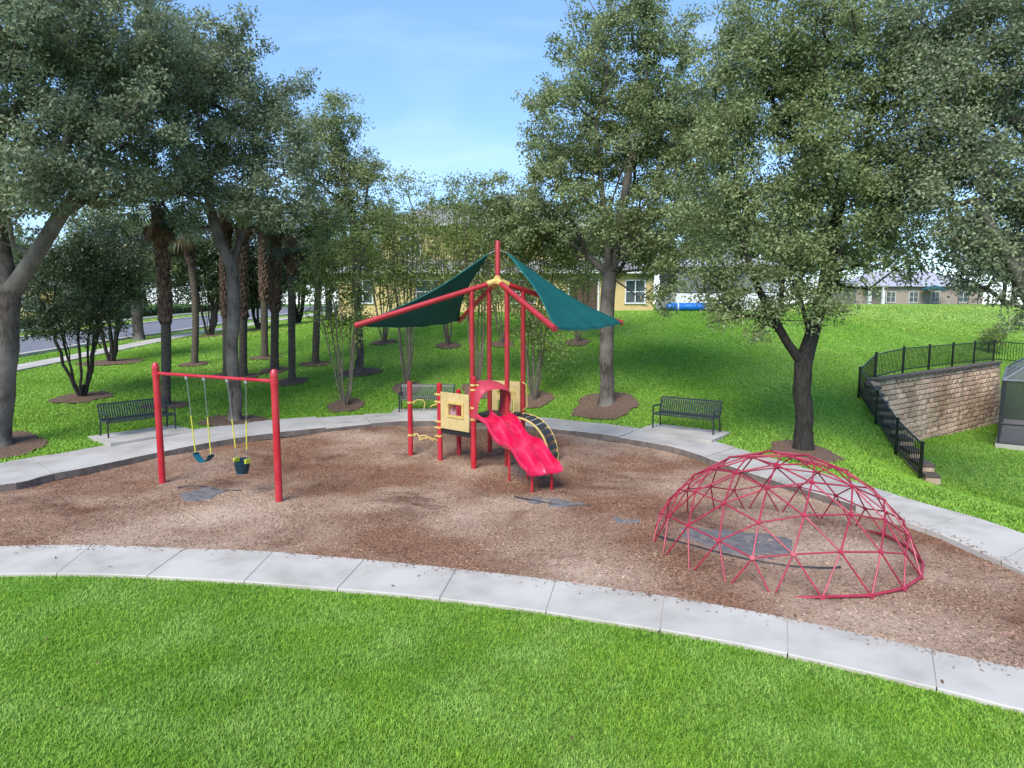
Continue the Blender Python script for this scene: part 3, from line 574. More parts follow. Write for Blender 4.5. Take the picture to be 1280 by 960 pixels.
# --- cabbage palms
def palm(label, px, headpx, boot0, seed, tr=.155, skirt=True, fr=22, bend=0.0):
    b = at_g(*px); r = random.Random(seed); h = at_y(headpx[0], headpx[1], b[1]); root = empty('palm_tree', b, 0, label, 'palm', 'palms left of the playground')
    b = np.array(b); n = 14; path = []
    for i in range(n + 1):
        t = i / n; p = (h - b) * t + np.array([bend * math.sin(math.pi * t), 0, 0]); path.append(p)
    rr = [tr * (1.25 if i == 0 else 1.0) * (1 + .05 * r.uniform(-1, 1)) for i in range(n + 1)]; path[0] = path[0] + np.array([0, 0, -.08])
    MB().tube(path, rr, 14).build('trunk', M['palmtrunk'], root, angle=80)
    P = lambda t: Vector(path[int(t * n)] * (1 - (t * n - int(t * n))) + path[min(int(t * n) + 1, n)] * (t * n - int(t * n))) if t < 1 else Vector(path[-1])
    mb = MB(); L = np.linalg.norm(h - b); k = int((1 - boot0) * L / .085)
    for i in range(k):
        t = boot0 + (1 - boot0) * i / k; c = P(t)
        for j in range(5):
            a = (i * .55 + j * 1.2566) + r.uniform(-.12, .12); d = Vector((math.cos(a), math.sin(a), 0)); s_ = Vector((-d.y, d.x, 0)); w = .075; hh = r.uniform(.20, .30); o1 = tr * (.97); o2 = tr * r.uniform(1.25, 1.6)
            q = [c + d * o1 - s_ * w, c + d * o1 + s_ * w, c + d * o2 + s_ * w * .55 + Vector((0, 0, hh)), c + d * o2 - s_ * w * .55 + Vector((0, 0, hh)), c + d * (o2 + .025) + s_ * .0 + Vector((0, 0, hh * .6))]
            mb.add(q, [(0, 1, 4), (1, 2, 4), (2, 3, 4), (3, 0, 4)])
    if k > 2: mb.build('boots', M['boots'], root, smooth=False)
    top = Vector(path[-1]); green = MB(); brown = MB()
    def frond(m, a, el, pl, fl, droop):
        d0 = Vector((math.cos(a) * math.cos(el), math.sin(a) * math.cos(el), math.sin(el))); s_ = Vector((-math.sin(a), math.cos(a), 0)); tip = top + d0 * pl + Vector((0, 0, -.12 * pl * pl))
        m.tube([top, top + d0 * pl * .5, tip], [.02, .014, .01], 4, cap=False); u = s_.cross(d0)
        for q in range(17):
            th = -1.9 + 3.8 * q / 16; dd = (d0 * math.cos(th) + s_ * math.sin(th)).normalized(); l = fl * (1 - .25 * abs(th) / 1.9) * r.uniform(.85, 1.1); wv = (-d0 * math.sin(th) + s_ * math.cos(th)) * .028
            e = tip + dd * l * .6 + u * (-.03) + Vector((0, 0, -.06 * droop)); f_ = tip + dd * l + Vector((0, 0, -.45 * droop * l))
            m.add([tip, e - wv, f_, e + wv], [(0, 1, 2, 3)])
    for i in range(fr): frond(green, i * 2.39996 + r.uniform(-.2, .2), r.uniform(-.5, 1.2), r.uniform(.55, .95), r.uniform(.55, .8), r.uniform(.5, 1.1))
    green.build('crown', M['palm'], root, smooth=False)
    if skirt:
        for i in range(9): frond(brown, r.uniform(0, 6.28), r.uniform(-1.45, -.9), r.uniform(.4, .7), r.uniform(.35, .5), 1.2)
        brown.build('dead_skirt', M['dead'], root, smooth=False)
    bed(b[0], b[1], .8, seed)
palm('cabbage palm with rough brown boots behind the left swing post', (207, 507), (197, 262), .42, 71, tr=.145, bend=.12)
palm('thin palm with smooth curved trunk and drooping brown skirt', (243, 455), (231, 286), .72, 72, tr=.14, bend=.22)
palm('palm half hidden left behind the forked oak trunk', (284, 470), (281, 258), .35, 73, tr=.155)
palm('palm half hidden right behind the forked oak trunk', (304, 471), (304, 262), .35, 74, tr=.155)
palm('shaggy booted palm, left one of the close pair right of the forked oak', (331, 447), (329, 270), .4, 75, tr=.155)
palm('shaggy booted palm, right one of the close pair right of the forked oak', (343, 463), (345, 268), .38, 76, tr=.165)
palm('palm with bare lower trunk right of the red swing bar', (365, 477), (364, 300), .75, 77, tr=.135)
palm('rightmost palm with a brown tuft near the slim oak', (394, 455), (401, 268), .6, 78, tr=.15)

def hedge(label, x0, x1, y0, y1, h, seed):
    r = np.random.default_rng(seed); n = 60000; p = r.random((n, 3)); f = r.integers(0, 3, n)
    for a in range(3): p[f == a, a] = np.where(r.random((f == a).sum()) < .5, r.normal(.04, .04, (f == a).sum()), r.normal(.96, .05, (f == a).sum()))
    x = x0 + (x1 - x0) * p[:, 0] + r.normal(0, .08, n); y = y0 + (y1 - y0) * p[:, 1]; z = ground(x, y) + np.abs(p[:, 2]) * h * (.85 + .3 * vnoise(x, y, 1.5, seed)); b = np.array([(x0 + x1) / 2, y0, gz((x0 + x1) / 2, y0)])
    V, F_ = leaves_np(np.stack([x, y, z], -1) - b, .28, .17, .5, None, seed); o = np_mesh('hedge', V, F_, M['mag']); o.location = b; tag(o, label, 'hedge')
hedge('tall dark hedge beyond the far sidewalk across the road', -38.6, -37.2, 42, 110, 4.6, 97)
# ------------------------------------------------------------------ houses
def window(parent, c, w, h, ax, nrm, mull=1, mullh=1):
    """c centre on the wall plane; ax horizontal unit vector; nrm outward normal"""
    c = Vector(c); ax = Vector(ax); nr = Vector(nrm); up = Vector((0, 0, 1)); f = MB()
    def bar(p, q, wd): f.beam(p, q, wd, .07) if abs((q - p).normalized().z) < .5 else f.beam(p, q, .07, wd)
    o = c + nr * .03
    f.beam(o - ax * (w / 2 + .04) + up * h / 2, o + ax * (w / 2 + .04) + up * h / 2, .08, .08); f.beam(o - ax * (w / 2 + .06) - up * h / 2, o + ax * (w / 2 + .06) - up * h / 2, .12, .09)
    f.beam(o - ax * w / 2 - up * (h / 2 - .05), o - ax * w / 2 + up * (h / 2 - .05), .07, .07); f.beam(o + ax * w / 2 - up * (h / 2 - .05), o + ax * w / 2 + up * (h / 2 - .05), .07, .07)
    for i in range(mull): 
        x = -w / 2 + w * (i + 1) / (mull + 1); f.beam(o + ax * x - up * (h / 2 - .06), o + ax * x + up * (h / 2 - .06), .055, .055)
    for i in range(mullh):
        z = -h / 2 + h * (i + 1) / (mullh + 1); f.beam(o - ax * (w / 2 - .05) + up * z, o + ax * (w / 2 - .05) + up * z, .04, .04)
    fr = f.build('window', M['trim'], parent, smooth=False)
    g = MB(); g.beam(o - nr * .02 - ax * w / 2, o - nr * .02 + ax * w / 2, .012, h - .04); g.build('pane', M['glass'], fr, smooth=False)
def hip(x0, x1, y0, y1, z, ov, rise, th=.18):
    x0 -= ov; x1 += ov; y0 -= ov; y1 += ov; d = min(x1 - x0, y1 - y0) / 2; m = MB()
    if x1 - x0 >= y1 - y0: a, b = (x0 + d, (y0 + y1) / 2, z + rise), (x1 - d, (y0 + y1) / 2, z + rise)
    else: a, b = ((x0 + x1) / 2, y0 + d, z + rise), ((x0 + x1) / 2, y1 - d, z + rise)
    v = [(x0, y0, z), (x1, y0, z), (x1, y1, z), (x0, y1, z), a, b]
    if x1 - x0 >= y1 - y0: f = [(0, 1, 5, 4), (2, 3, 4, 5), (1, 2, 5), (3, 0, 4), (3, 2, 1, 0)]
    else: f = [(1, 2, 5, 4), (3, 0, 4, 5), (0, 1, 4), (2, 3, 5), (3, 2, 1, 0)]
    return m.add(v, f)
def fascia(x0, x1, y0, y1, z, ov):
    x0 -= ov; x1 += ov; y0 -= ov; y1 += ov; m = MB(); t = .05
    for a, b in (((x0, y0 - .03), (x1, y0 - .03)), ((x0, y1 + .03), (x1, y1 + .03))): m.beam((*a, z - .07), (*b, z - .07), t, .2)
    for a, b in (((x0 - .03, y0), (x0 - .03, y1)), ((x1 + .03, y0), (x1 + .03, y1))): m.beam((*a, z - .07), (*b, z - .07), t, .2)
    return m
def yellow_house():
    b = empty('yellow_house', (-1.0, 47, 3.2), 0, 'two storey yellow stucco house with grey shingle roofs behind the shade tower', 'house')
    # local coordinates
    MB().box((0, 0, 1.15), (19.5, 9.0, 2.9)).build('wall', M['stucco'], b, smooth=False)
    MB().box((-.8, 1.2, 4.2), (13.2, 6.4, 3.0)).build('wall', M['stucco'], b, smooth=False)
    r1 = hip(-9.75, 9.75, -4.5, 4.5, 2.62, .5, 1.5).build('roof', M['shingle'], b, smooth=False)
    r2 = hip(-7.4, 5.8, -2.0, 4.4, 5.72, .5, 1.7).build('roof', M['shingle'], b, smooth=False)
    fascia(-9.75, 9.75, -4.5, 4.5, 2.62, .5).build('fascia', M['trim'], r1, smooth=False); fascia(-7.4, 5.8, -2.0, 4.4, 5.72, .5).build('fascia', M['trim'], r2, smooth=False)
    for x, w in ((-8.2, 1.2), (-4.0, 1.85), (1.5, 1.8), (8.6, 1.2)): window(b, (x, -4.5, 1.35), w, 1.4, (1, 0, 0), (0, -1, 0))
    for x, w in ((-5.6, 1.3), (-1.0, 1.6), (3.8, 1.3)): window(b, (x, -2.0, 4.35), w, 1.25, (1, 0, 0), (0, -1, 0))
    d = MB().box((5.4, -4.53, .95), (1.7, .07, 2.2)).build('door', M['door'], b, smooth=False); MB().ball((6.0, -4.6, .9), .05).build('handle', M['chain'], d)
    m = MB().box((5.4, -4.56, 2.1), (1.95, .1, .1)); m.box((4.48, -4.56, 1.0), (.1, .1, 2.1)); m.box((6.32, -4.56, 1.0), (.1, .1, 2.1)); m.build('door_frame', M['trim'], b, smooth=False)
yellow_house()
def white_lanai():
    X, Y = 14.2, 48; b = empty('white_house', (X, Y, 3.3), 0, 'white walled house with grey screened porch behind the blue roll', 'house')
    MB().box((0, 0, .55), (7.0, 6, 1.3)).build('wall', M['trim'], b, smooth=False)
    MB().box((0, 1.2, 2.0), (6.6, 3.4, 1.6)).build('wall', M['stucco_pink'], b, smooth=False)
    m = MB()
    for x in (-3.4, -1.6, .2, 2.0, 3.4): m.box((x, -2.9, 2.0), (.09, .09, 1.6))
    m.box((0, -2.9, 2.82), (7.0, .1, .12)); m.box((0, -2.9, 1.24), (7.0, .12, .08)); fr = m.build('screen_frame', M['bronze'], b, smooth=False)
    MB().box((0, -2.86, 2.0), (6.8, .012, 1.5)).build('screen', M['screen_pale'], fr, smooth=False)
    hip(-3.5, 3.5, -3, 3, 2.9, .4, 1.1).build('roof', M['shingle_blue'], b, smooth=False)
white_lanai()
def blue_roll():
    p = at_y(876, 392, 41); z = gz(p[0], p[1]); mb = MB(); n = 26; pts = []; rr = []
    for i in range(n + 1):
        t = i / n; pts.append(((t - .5) * 4.2, .05 * math.sin(t * 9), .24)); rr.append(.24 * (1 + .04 * math.sin(t * 41)) * (min(1, .55 + 6 * t, .55 + 6 * (1 - t))))
    b = empty('pool_cover', (p[0], p[1], z), 0, 'long rolled blue vinyl cover lying on top of the hill lawn', 'pool cover')
    MB().tube(pts, rr, 16).build('roll', M['blue'], b)
    for x in (-1.4, -.2, 1.1): MB().tube([(x - .03, .02, .24), (x + .03, .02, .24)], [.262, .262], 16).build('strap', M['trim'], b)
blue_roll()
def far_houses():
    Y = 100; p0 = at_y(1070, 380, Y); p1 = at_y(1228, 380, Y); w = p1[0] - p0[0]; cx = (p0[0] + p1[0]) / 2; z = gz(cx, Y)
    b = empty('tan_house', (cx, Y + 5, 3.6), 0, 'low tan house with pale grey roof on the far crest of the lawn', 'house')
    MB().box((0, 0, 1.2), (w, 10, 3.0)).build('wall', M['stucco_pink'], b, smooth=False); hip(-w / 2, w / 2, -5, 5, 2.72, .6, 2.4).build('roof', M['shingle_blue'], b, smooth=False)
    for x in (-4.2, -.9, 2.2, 6.3): window(b, (x, -5, 1.2), 1.3, 1.5, (1, 0, 0), (0, -1, 0))
    for x in (-8.2, -6.3): MB().box((x, -6.8, 1.2), (.35, .35, 2.9)).build('column', M['trim'], b, smooth=False)
    MB().box((-7.2, -6.2, 2.75), (3.0, 1.8, .16)).build('porch_roof', M['shingle_blue'], b, smooth=False)
    m = MB()
    for x in (4.2, 5.6, 7.0, 8.4): m.box((x, -7.2, 1.25), (.09, .09, 2.6))
    m.box((6.3, -7.2, 2.5), (4.3, .1, .1)); m.box((6.3, -7.2, .9), (4.3, .06, .06)); m.build('screen_frame', M['bronze'], b, smooth=False)
    u = empty('patio_umbrella', (cx + .9, Y - 1.8, z), 0, 'dark teal patio umbrella open in front of the tan house', 'umbrella')
    m = MB(); n = 8; m.add([(0, 0, 2.75)] + [(1.7 * math.cos(6.283 * i / n), 1.7 * math.sin(6.283 * i / n), 2.2) for i in range(n)] , [(0, 1 + i, 1 + (i + 1) % n) for i in range(n)])
    m.add([(1.7 * math.cos(6.283 * i / n), 1.7 * math.sin(6.283 * i / n), 2.2 - .15 * k) for k in (0, 1) for i in range(n)], [(i, n + i, n + (i + 1) % n, (i + 1) % n) for i in range(n)]); m.build('canopy', M['tealcloth'], u, smooth=False)
    MB().tube([(0, 0, 0), (0, 0, 2.75)], .04, 8).build('pole', M['black'], u)
far_houses()
def road_house():
    b = empty('cream_house', (-47, 72, 2.4), 0, 'cream house across the road glimpsed at the left edge', 'house')
    MB().box((0, 0, 1.3), (9, 16, 3.4)).build('wall', M['stucco'], b, smooth=False); hip(-4.5, 4.5, -8, 8, 3.0, .5, 1.8).build('roof', M['shingle'], b, smooth=False)
    for y in (-5, 0, 5): window(b, (4.5, y, 1.5), 1.5, 1.4, (0, 1, 0), (1, 0, 0))
    for x in (-2.2, 2.2): window(b, (x, -8, 1.5), 1.5, 1.4, (1, 0, 0), (0, -1, 0))
road_house()
p = at_y(162, 396, 54); mbx = empty('mailbox', (-31.9, 56, gz(-31.9, 56)), 0, 'small dark mailbox on a post at the far kerb', 'mailbox')
MB().box((0, 0, .5), (.1, .1, 1.1)).build('post', M['black'], mbx, smooth=False)
m = MB(); m.tube([(-.1, -.25, 1.13), (-.1, .25, 1.13)], .13, 12); m.box((-.1, 0, 1.06), (.26, .5, .14)); m.build('box', M['black'], mbx)

# ------------------------------------------------------------------ retaining wall and fence
def wall_z(i): return None
FENCE = [(11.35, 18.55), (11.65, 20.35), (12.1, 22.4), (12.55, 24.5), (13.9, 26.0), (15.75, 27.4), (17.7, 28.9), (19.6, 30.3), (21.5, 31.7), (23.4, 33.1), (25.6, 32.4)]
FZ = [-1.03, -.66, -.08, .50, .92, 1.06, 1.05, 1.05, 1.04, 1.03, .85]
def retaining_wall():
    b = empty('retaining_wall', (13.1, 24.6, 0), 0, 'tall tan split block retaining wall behind the sunken right yard', 'wall'); o = np.array([13.1, 24.6, 0])
    r = random.Random(5); H = .20; Lb = .31; rows = 14; top = 1.02
    def course(p, q, zb, n, mb, depth=.34, batter=0., off=0.):
        p = np.array(p); q = np.array(q); d = q - p; L = np.linalg.norm(d); d = d / L; nr = np.array([d[1], -d[0]]); x = -off
        while x < L - .05:
            a = max(x, 0) + .01; e = min(x + Lb, L) - .01; x += Lb
            if e - a < .06: continue
            j = r.uniform(-.02, .025); fr = nr * (.03 + j - batter); bk = -nr * depth
            P = lambda s, u, z: (p[0] + d[0] * s + u[0] - o[0], p[1] + d[1] * s + u[1] - o[1], z)
            c = .04; v = [P(a, fr * 0 - nr * batter, zb + .006), P(e, -nr * batter, zb + .006), P(e, -nr * batter, zb + H - .006), P(a, -nr * batter, zb + H - .006),
               P(a + c, fr + nr * (.05 + r.uniform(-.015, .02)), zb + .035), P(e - c, fr + nr * (.05 + r.uniform(-.015, .02)), zb + .035), P(e - c, fr + nr * (.05 + r.uniform(-.015, .02)), zb + H - .03), P(a + c, fr + nr * (.05 + r.uniform(-.015, .02)), zb + H - .03),
               P(a, bk, zb + .006), P(e, bk, zb + .006), P(e, bk, zb + H - .006), P(a, bk, zb + H - .006)]
            mb.add(v, [(4, 5, 6, 7), (0, 1, 5, 4), (1, 2, 6, 5), (2, 3, 7, 6), (3, 0, 4, 7), (3, 2, 10, 11), (0, 8, 9, 1), (1, 9, 10, 2), (0, 3, 11, 8), (8, 11, 10, 9)])
    mb = MB(); z0 = top - rows * H
    for i in range(rows): course(MAIN[0], MAIN[1], z0 + i * H, 0, mb, batter=.018 * i - .25, off=(i % 2) * .155)
    mb.build('block_face', M['block'], b, smooth=False)
    mb = MB(); zt = lambda y: np.interp(y, [18.4, 20.4, 22.5, 24.6], [-1.02, -.55, .05, 1.0])
    W_ = np.array(WING); seg = np.linalg.norm(np.diff(W_, axis=0), axis=1); s = np.r_[0, np.cumsum(seg)]; n = int(s[-1] / .42)
    cap = MB()
    for k in range(n):
        sa, sb = s[-1] * k / n, s[-1] * (k + 1) / n; pa = [np.interp(sa, s, W_[:, j]) for j in (0, 1)]; pb = [np.interp(sb, s, W_[:, j]) for j in (0, 1)]
        t_ = zt((pa[1] + pb[1]) / 2); i = rows
        for i in range(rows):
            z = z0 + i * H
            if z + H > t_ + .12: break
            course(pa, pb, z, 0, mb, depth=.30)
        zc = z0 + i * H; d = np.array(pb) - np.array(pa); d /= np.linalg.norm(d)
        cap.box(((pa[0] + pb[0]) / 2 - o[0] - d[1] * .12, (pa[1] + pb[1]) / 2 - o[1] + d[0] * .12, zc + .045), (s[-1] / n - .012, .38, .085), math.atan2(d[1], d[0]))
    mb.build('wing_face', M['block'], b, smooth=False)
    cap.build('stepped_cap', M['cap'], b, smooth=False)
    p = np.array(MAIN[0]); q = np.array(MAIN[1]); d = (q - p) / np.linalg.norm(q - p); L = np.linalg.norm(q - p); nr = np.array([d[1], -d[0]]); n = int(L / .5); c2 = MB()
    for k in range(n):
        c = p + d * L * (k + .5) / n - nr * .02; c2.box((c[0] - o[0], c[1] - o[1], top + .047), (L / n - .012, .40, .085 + r.uniform(0, .008)), math.atan2(d[1], d[0]))
    c2.build('cap', M['cap'], b, smooth=False)
retaining_wall()
def fence():
    b = empty('metal_fence', (FENCE[0][0], FENCE[0][1], FZ[0]), 0, 'black metal picket fence running down the slope and along the retaining wall', 'fence'); o = Vector((FENCE[0][0], FENCE[0][1], FZ[0])); H = 1.0
    P = [Vector((x, y, z)) - o for (x, y), z in zip(FENCE, FZ)]
    for i, p in enumerate(P):
        m = MB().box((p.x, p.y, p.z + H / 2 - .1), (.065, .065, H + .26)); m.box((p.x, p.y, p.z + H + .045), (.085, .085, .03)); m.build('post', M['fence'], b, smooth=False)
    for a, c in zip(P[:-1], P[1:]):
        m = MB(); L = (c - a).length; n = max(2, int(L / .115))
        for zz, w in ((H - .03, .04), (.12, .035)): m.beam(a + Vector((0, 0, zz)), c + Vector((0, 0, zz)), .035, w)
        for k in range(1, n):
            q = a.lerp(c, k / n); m.box((q.x, q.y, q.z + H / 2 + .03), (.017, .017, H - .12))
        m.build('panel', M['fence'], b, smooth=False)
fence()
def cage():
    z0 = -1.56; p = at_z(1247, 557, z0); x0, y0 = p[0], p[1]
    b = empty('pool_enclosure', (x0, y0, z0), 0, 'dark screened pool enclosure with pale roof beams at the right edge', 'enclosure'); ex, ey, h = 9.0, 7.0, 2.5
    D = np.array([.80, -.60]); N_ = np.array([.60, .80])
    Q = lambda u, v, z: (D[0] * u + N_[0] * v, D[1] * u + N_[1] * v, z)
    m = MB().prism([Q(-.08, -.12, 0)[:2], Q(ex, -.12, 0)[:2], Q(ex, ey, 0)[:2], Q(-.08, ey, 0)[:2]], -.3, .09); m.build('slab', M['concrete'], b, smooth=False)
    m = MB()
    for q in [(u, 0) for u in (0, 2.1, 4.2, 6.3, 8.4)] + [(u, ey) for u in (0, 2.1, 4.2, 6.3, 8.4)] + [(0, 2.3), (0, 4.6)]: MB().tube([Q(*q, .09), Q(*q, h)], .045, 4).build('post', M['bronze'], b, smooth=False)
    for z in (.12, .85): m.tube([Q(0, 0, z), Q(ex, 0, z)], .035, 4); m.tube([Q(0, 0, z), Q(0, ey, z)], .035, 4)
    m.build('rails', M['bronze'], b, smooth=False)
    m = MB(); m.tube([Q(0, 0, h), Q(ex, 0, h)], .05, 4); m.tube([Q(0, 0, h), Q(0, ey, h)], .05, 4); m.tube([Q(0, ey, h), Q(ex, ey, h)], .05, 4)
    rz = h + 1.25; m.tube([Q(1.6, 1.6, rz), Q(ex, 1.6, rz)], .05, 4); m.tube([Q(1.6, 1.6, rz), Q(1.6, ey - 1.6, rz)], .05, 4); m.tube([Q(1.6, ey - 1.6, rz), Q(ex, ey - 1.6, rz)], .05, 4)
    m.tube([Q(0, 0, h), Q(1.6, 1.6, rz)], .05, 4); m.tube([Q(0, ey, h), Q(1.6, ey - 1.6, rz)], .05, 4)
    for u in (2.1, 4.2, 6.3, 8.4): m.tube([Q(u, 0, h), Q(u, 1.6, rz)], .04, 4)
    for v in (2.3, 4.6): m.tube([Q(0, v, h), Q(1.6, v, rz)], .04, 4)
    m.build('roof_frame', M['greyframe'], b, smooth=False)
    m = MB(); m.add([Q(0, 0, .1), Q(ex, 0, .1), Q(ex, 0, h), Q(0, 0, h)], [(0, 1, 2, 3)]); m.add([Q(0, 0, .1), Q(0, ey, .1), Q(0, ey, h), Q(0, 0, h)], [(3, 2, 1, 0)]); m.add([Q(0, ey, .1), Q(ex, ey, .1), Q(ex, ey, h), Q(0, ey, h)], [(3, 2, 1, 0)])
    m.build('wall_screen', M['screen'], b, smooth=False)
    m = MB(); m.add([Q(0, 0, h), Q(ex, 0, h), Q(ex, 1.6, rz), Q(1.6, 1.6, rz)], [(0, 1, 2, 3)]); m.add([Q(0, 0, h), Q(1.6, 1.6, rz), Q(1.6, ey - 1.6, rz), Q(0, ey, h)], [(0, 1, 2, 3)])
    m.build('roof_screen', M['screen_roof'], b, smooth=False)
cage()
# small shrub behind the fence corner
def shrub(label, x, y, r0, h, seed, lm):
    b = np.array([x, y, gz(x, y)]); st = [([b + np.array([0, 0, -.05]), b + np.array([0, 0, h * .3])], .2)]
    lob = [(x, y, b[2] + h * .6, r0, r0, h * .4), (x + r0 * .5, y, b[2] + h * .45, r0 * .7, r0 * .7, h * .35)]
    tree('shrub', label, 'shrub', b, st, lob, .03, 60, 50, .10, .055, lm, M['bark_dark'], seed, cs=.25, gap=.1)
shrub('small green shrub growing behind the far fence corner', 24.6, 35.2, .9, 1.5, 81, M['myrtle'])

# ------------------------------------------------------------------ benches
def bench():
    b = empty('bench', (0, 0, 0)); Lh = .9; m = MB()
    # seat and back profile in (y, z): y negative is the front
    prof_s = [(-.30, .40), (-.27, .435), (-.15, .435), (.05, .42), (.12, .425)]; prof_b = [(.13, .45), (.17, .62), (.22, .78), (.25, .84), (.28, .85)]
    for nm, prof in (('seat', prof_s), ('backrest', prof_b)):
        m = MB(); n = 27
        for i in range(n):
            x = -Lh + .05 + (2 * Lh - .1) * i / (n - 1)
            for (a, c) in zip(prof[:-1], prof[1:]): m.beam((x, a[0], a[1]), (x, c[0], c[1]), .038, .008)
        for q in (prof[0], prof[-1]): m.tube([(-Lh, q[0], q[1]), (Lh, q[0], q[1])], .018, 8)
        m.build(nm, M['bench'], b, smooth=False)
    for s in (-1, 1):
        x = s * Lh; m = MB(); m.tube([(x, -.30, -.02), (x, -.30, .62)], .024, 8); m.build('leg', M['bench'], b)
        m = MB(); m.tube([(x, .24, -.02), (x, .16, .40), (x, .28, .85)], .024, 8); m.build('leg', M['bench'], b)
        m = MB(); m.tube([(x, -.33, .60), (x, -.28, .635), (x, .1, .63), (x, .21, .62)], .026, 8); m.tube([(x, -.30, .40), (x, .15, .41)], .02, 8); m.build('armrest', M['bench'], b)
    return b
blabels = ['black slatted metal bench on the pad behind the swing set', 'black slatted bench partly hidden behind the play tower posts', 'black slatted metal bench on the right, near the oak in mulch']
bproto = bench()
for i, ((x, y), d) in enumerate(BENCHES):
    o = bproto if i == 0 else copy_tree(bproto)
    o.location = (x, y, gz(x, y) + .034); o.rotation_euler = (0, 0, math.atan2(d[1], d[0])); tag(o, blabels[i], 'bench', 'benches along the rear path')
    n_ = np.array([-d[1], d[0]]); n_ = n_ if n_[1] > 0 else -n_
    PADS.append(pad((x - n_[0] * .32, y - n_[1] * .32), d, 2.3, 1.5))

# ------------------------------------------------------------------ swing set and swings
SL = at_play(203, 601); SR = at_play(349, 626)
def swing_set():
    b = empty('swing_frame', tuple(SL), 0, 'red two post swing frame standing in the mulch', 'swing set'); d = Vector(SR) - Vector(SL); tops = []
    for p in (Vector((0, 0, 0)), d):
        m = MB(); m.tube([p + Vector((0, 0, -.15)), p + Vector((0, 0, 2.42))], .069, 18); m.build('post', M['red'], b)
        m = MB(); m.tube([p + Vector((0, 0, 2.425)), p + Vector((0, 0, 2.47)), p + Vector((0, 0, 2.53)), p + Vector((0, 0, 2.565)), p + Vector((0, 0, 2.575))], [.075, .075, .062, .038, .01], 18); m.build('cap', M['red'], b)
        m = MB(); m.tube([p + Vector((0, 0, 2.27)), p + Vector((0, 0, 2.41))], .078, 18); m.build('collar', M['red'], b)
    u = d.normalized(); MB().tube([u * .09 + Vector((0, 0, 2.34)), d - u * .09 + Vector((0, 0, 2.34))], .034, 14).build('top_bar', M['red'], b)
    return u, d.length
SU, SLEN = swing_set()
def swing(name, label, t0, t1, zs, kind, dt=(0, 0), fwd=(0, 0)):
    b = empty(name, (SL[0], SL[1], SL[2]), 0, label, 'swing', 'swings under the red bar'); Pt = lambda t, z: Vector((SU.x * t, SU.y * t, z))
    nr = Vector((-SU.y, SU.x, 0)); c = (t0 + t1) / 2; hw = .23 if kind == 'belt' else .14; e = []
    for t, s in ((t0, -1), (t1, 1)):
        top = Pt(t, 2.29); bot = Pt(c + s * hw + dt[0], zs) + nr * fwd[0]; e.append(bot); L = (bot - top).length; q = top.lerp(bot, .50)
        m = MB(); m.box(top + Vector((0, 0, .005)), (.05, .05, .07)); n = int(L * .52 / .038)
        for k in range(n):
            a = top.lerp(q, k / n); a2 = top.lerp(q, (k + 1.15) / n); o_ = (SU if k % 2 else nr) * .008; m.tube([a + o_, a2 + o_], .0035, 4, cap=False); m.tube([a - o_, a2 - o_], .0035, 4, cap=False)
        if kind != 'belt': m.tube([top.lerp(bot, .86), bot], .006, 5)
        ch = m.build('chain', M['chain'], b); MB().tube([q, top.lerp(bot, .87 if kind != 'belt' else .985)], .014, 8).build('sleeve', M['sleeve'], ch)
    if kind == 'belt':
        m = MB(); n = 14; v = []; f = []
        for i in range(n + 1):
            u = -1 + 2 * i / n; z = -.17 * (1 - abs(u) ** 2.2); p = e[0].lerp(e[1], i / n) + Vector((0, 0, z))
            for w in (-.075, .075):
                for dz in (0, .012): v.append(p + nr * w + Vector((0, 0, dz)))
        for i in range(n):
            a = i * 4; c2 = a + 4
            for j, k in ((0, 1), (1, 3), (3, 2), (2, 0)): f.append((a + j, a + k, c2 + k, c2 + j))
        f += [(0, 2, 3, 1), (n * 4, n * 4 + 1, n * 4 + 3, n * 4 + 2)]; m.add(v, f); m.build('seat', M['teal'], b)
        for q in e: MB().box(q + Vector((0, 0, -.02)), (.05, .1, .05), math.atan2(SU.y, SU.x)).build('clamp', M['navy'], b)
    else:
        cc = (e[0] + e[1]) / 2 + Vector((0, 0, -.13)); m = MB(); n = 20
        prof = [(.05, -.17), (.11, -.165), (.135, -.10), (.15, 0), (.155, .12), (.145, .125), (.14, 0), (.12, -.09)]
        v = []; f = []
        for j in range(n):
            a = 2 * math.pi * j / n; low = 0 if math.sin(a) > -.4 else -.05
            for r_, z in prof: v.append(cc + SU * (math.cos(a) * r_) + nr * (math.sin(a) * r_ * .95) + Vector((0, 0, z + (low if z > .1 else 0))))
        k = len(prof)
        for j in range(n):
            for i in range(k - 1): f.append((j * k + i, ((j + 1) % n) * k + i, ((j + 1) % n) * k + i + 1, j * k + i + 1))
        m.add(v, f); m.build('bucket', M['navy'], b)
        m = MB(); m.tube([cc + Vector((0, 0, -.172)), cc + Vector((0, 0, -.15))], .11, 14); m.build('bucket_base', M['teal'], b)
        for s in (-1, 1): MB().box(cc + SU * (.15 * s) + Vector((0, 0, .09)), (.05, .12, .085), math.atan2(SU.y, SU.x)).build('shackle', M['lime'], b)
def tbar(px):   # where along the bar an image column falls
    best = min((abs((640 + FPX * (SL[0] + SU.x * t) / ((SL[1] + SU.y * t) * math.cos(PITCH) + (3.8 - 2.3) * math.sin(PITCH))) - px), t) for t in np.linspace(0, SLEN, 400)); return best[1]
swing('belt_swing', 'teal belt swing hanging nearer the left post', tbar(233), tbar(255), .72, 'belt', (.12, 0), (0.0, 0))
swing('toddler_swing', 'navy and lime bucket swing hanging nearer the right post', tbar(284), tbar(307), .74, 'bucket', (.05, 0), (0, 0))

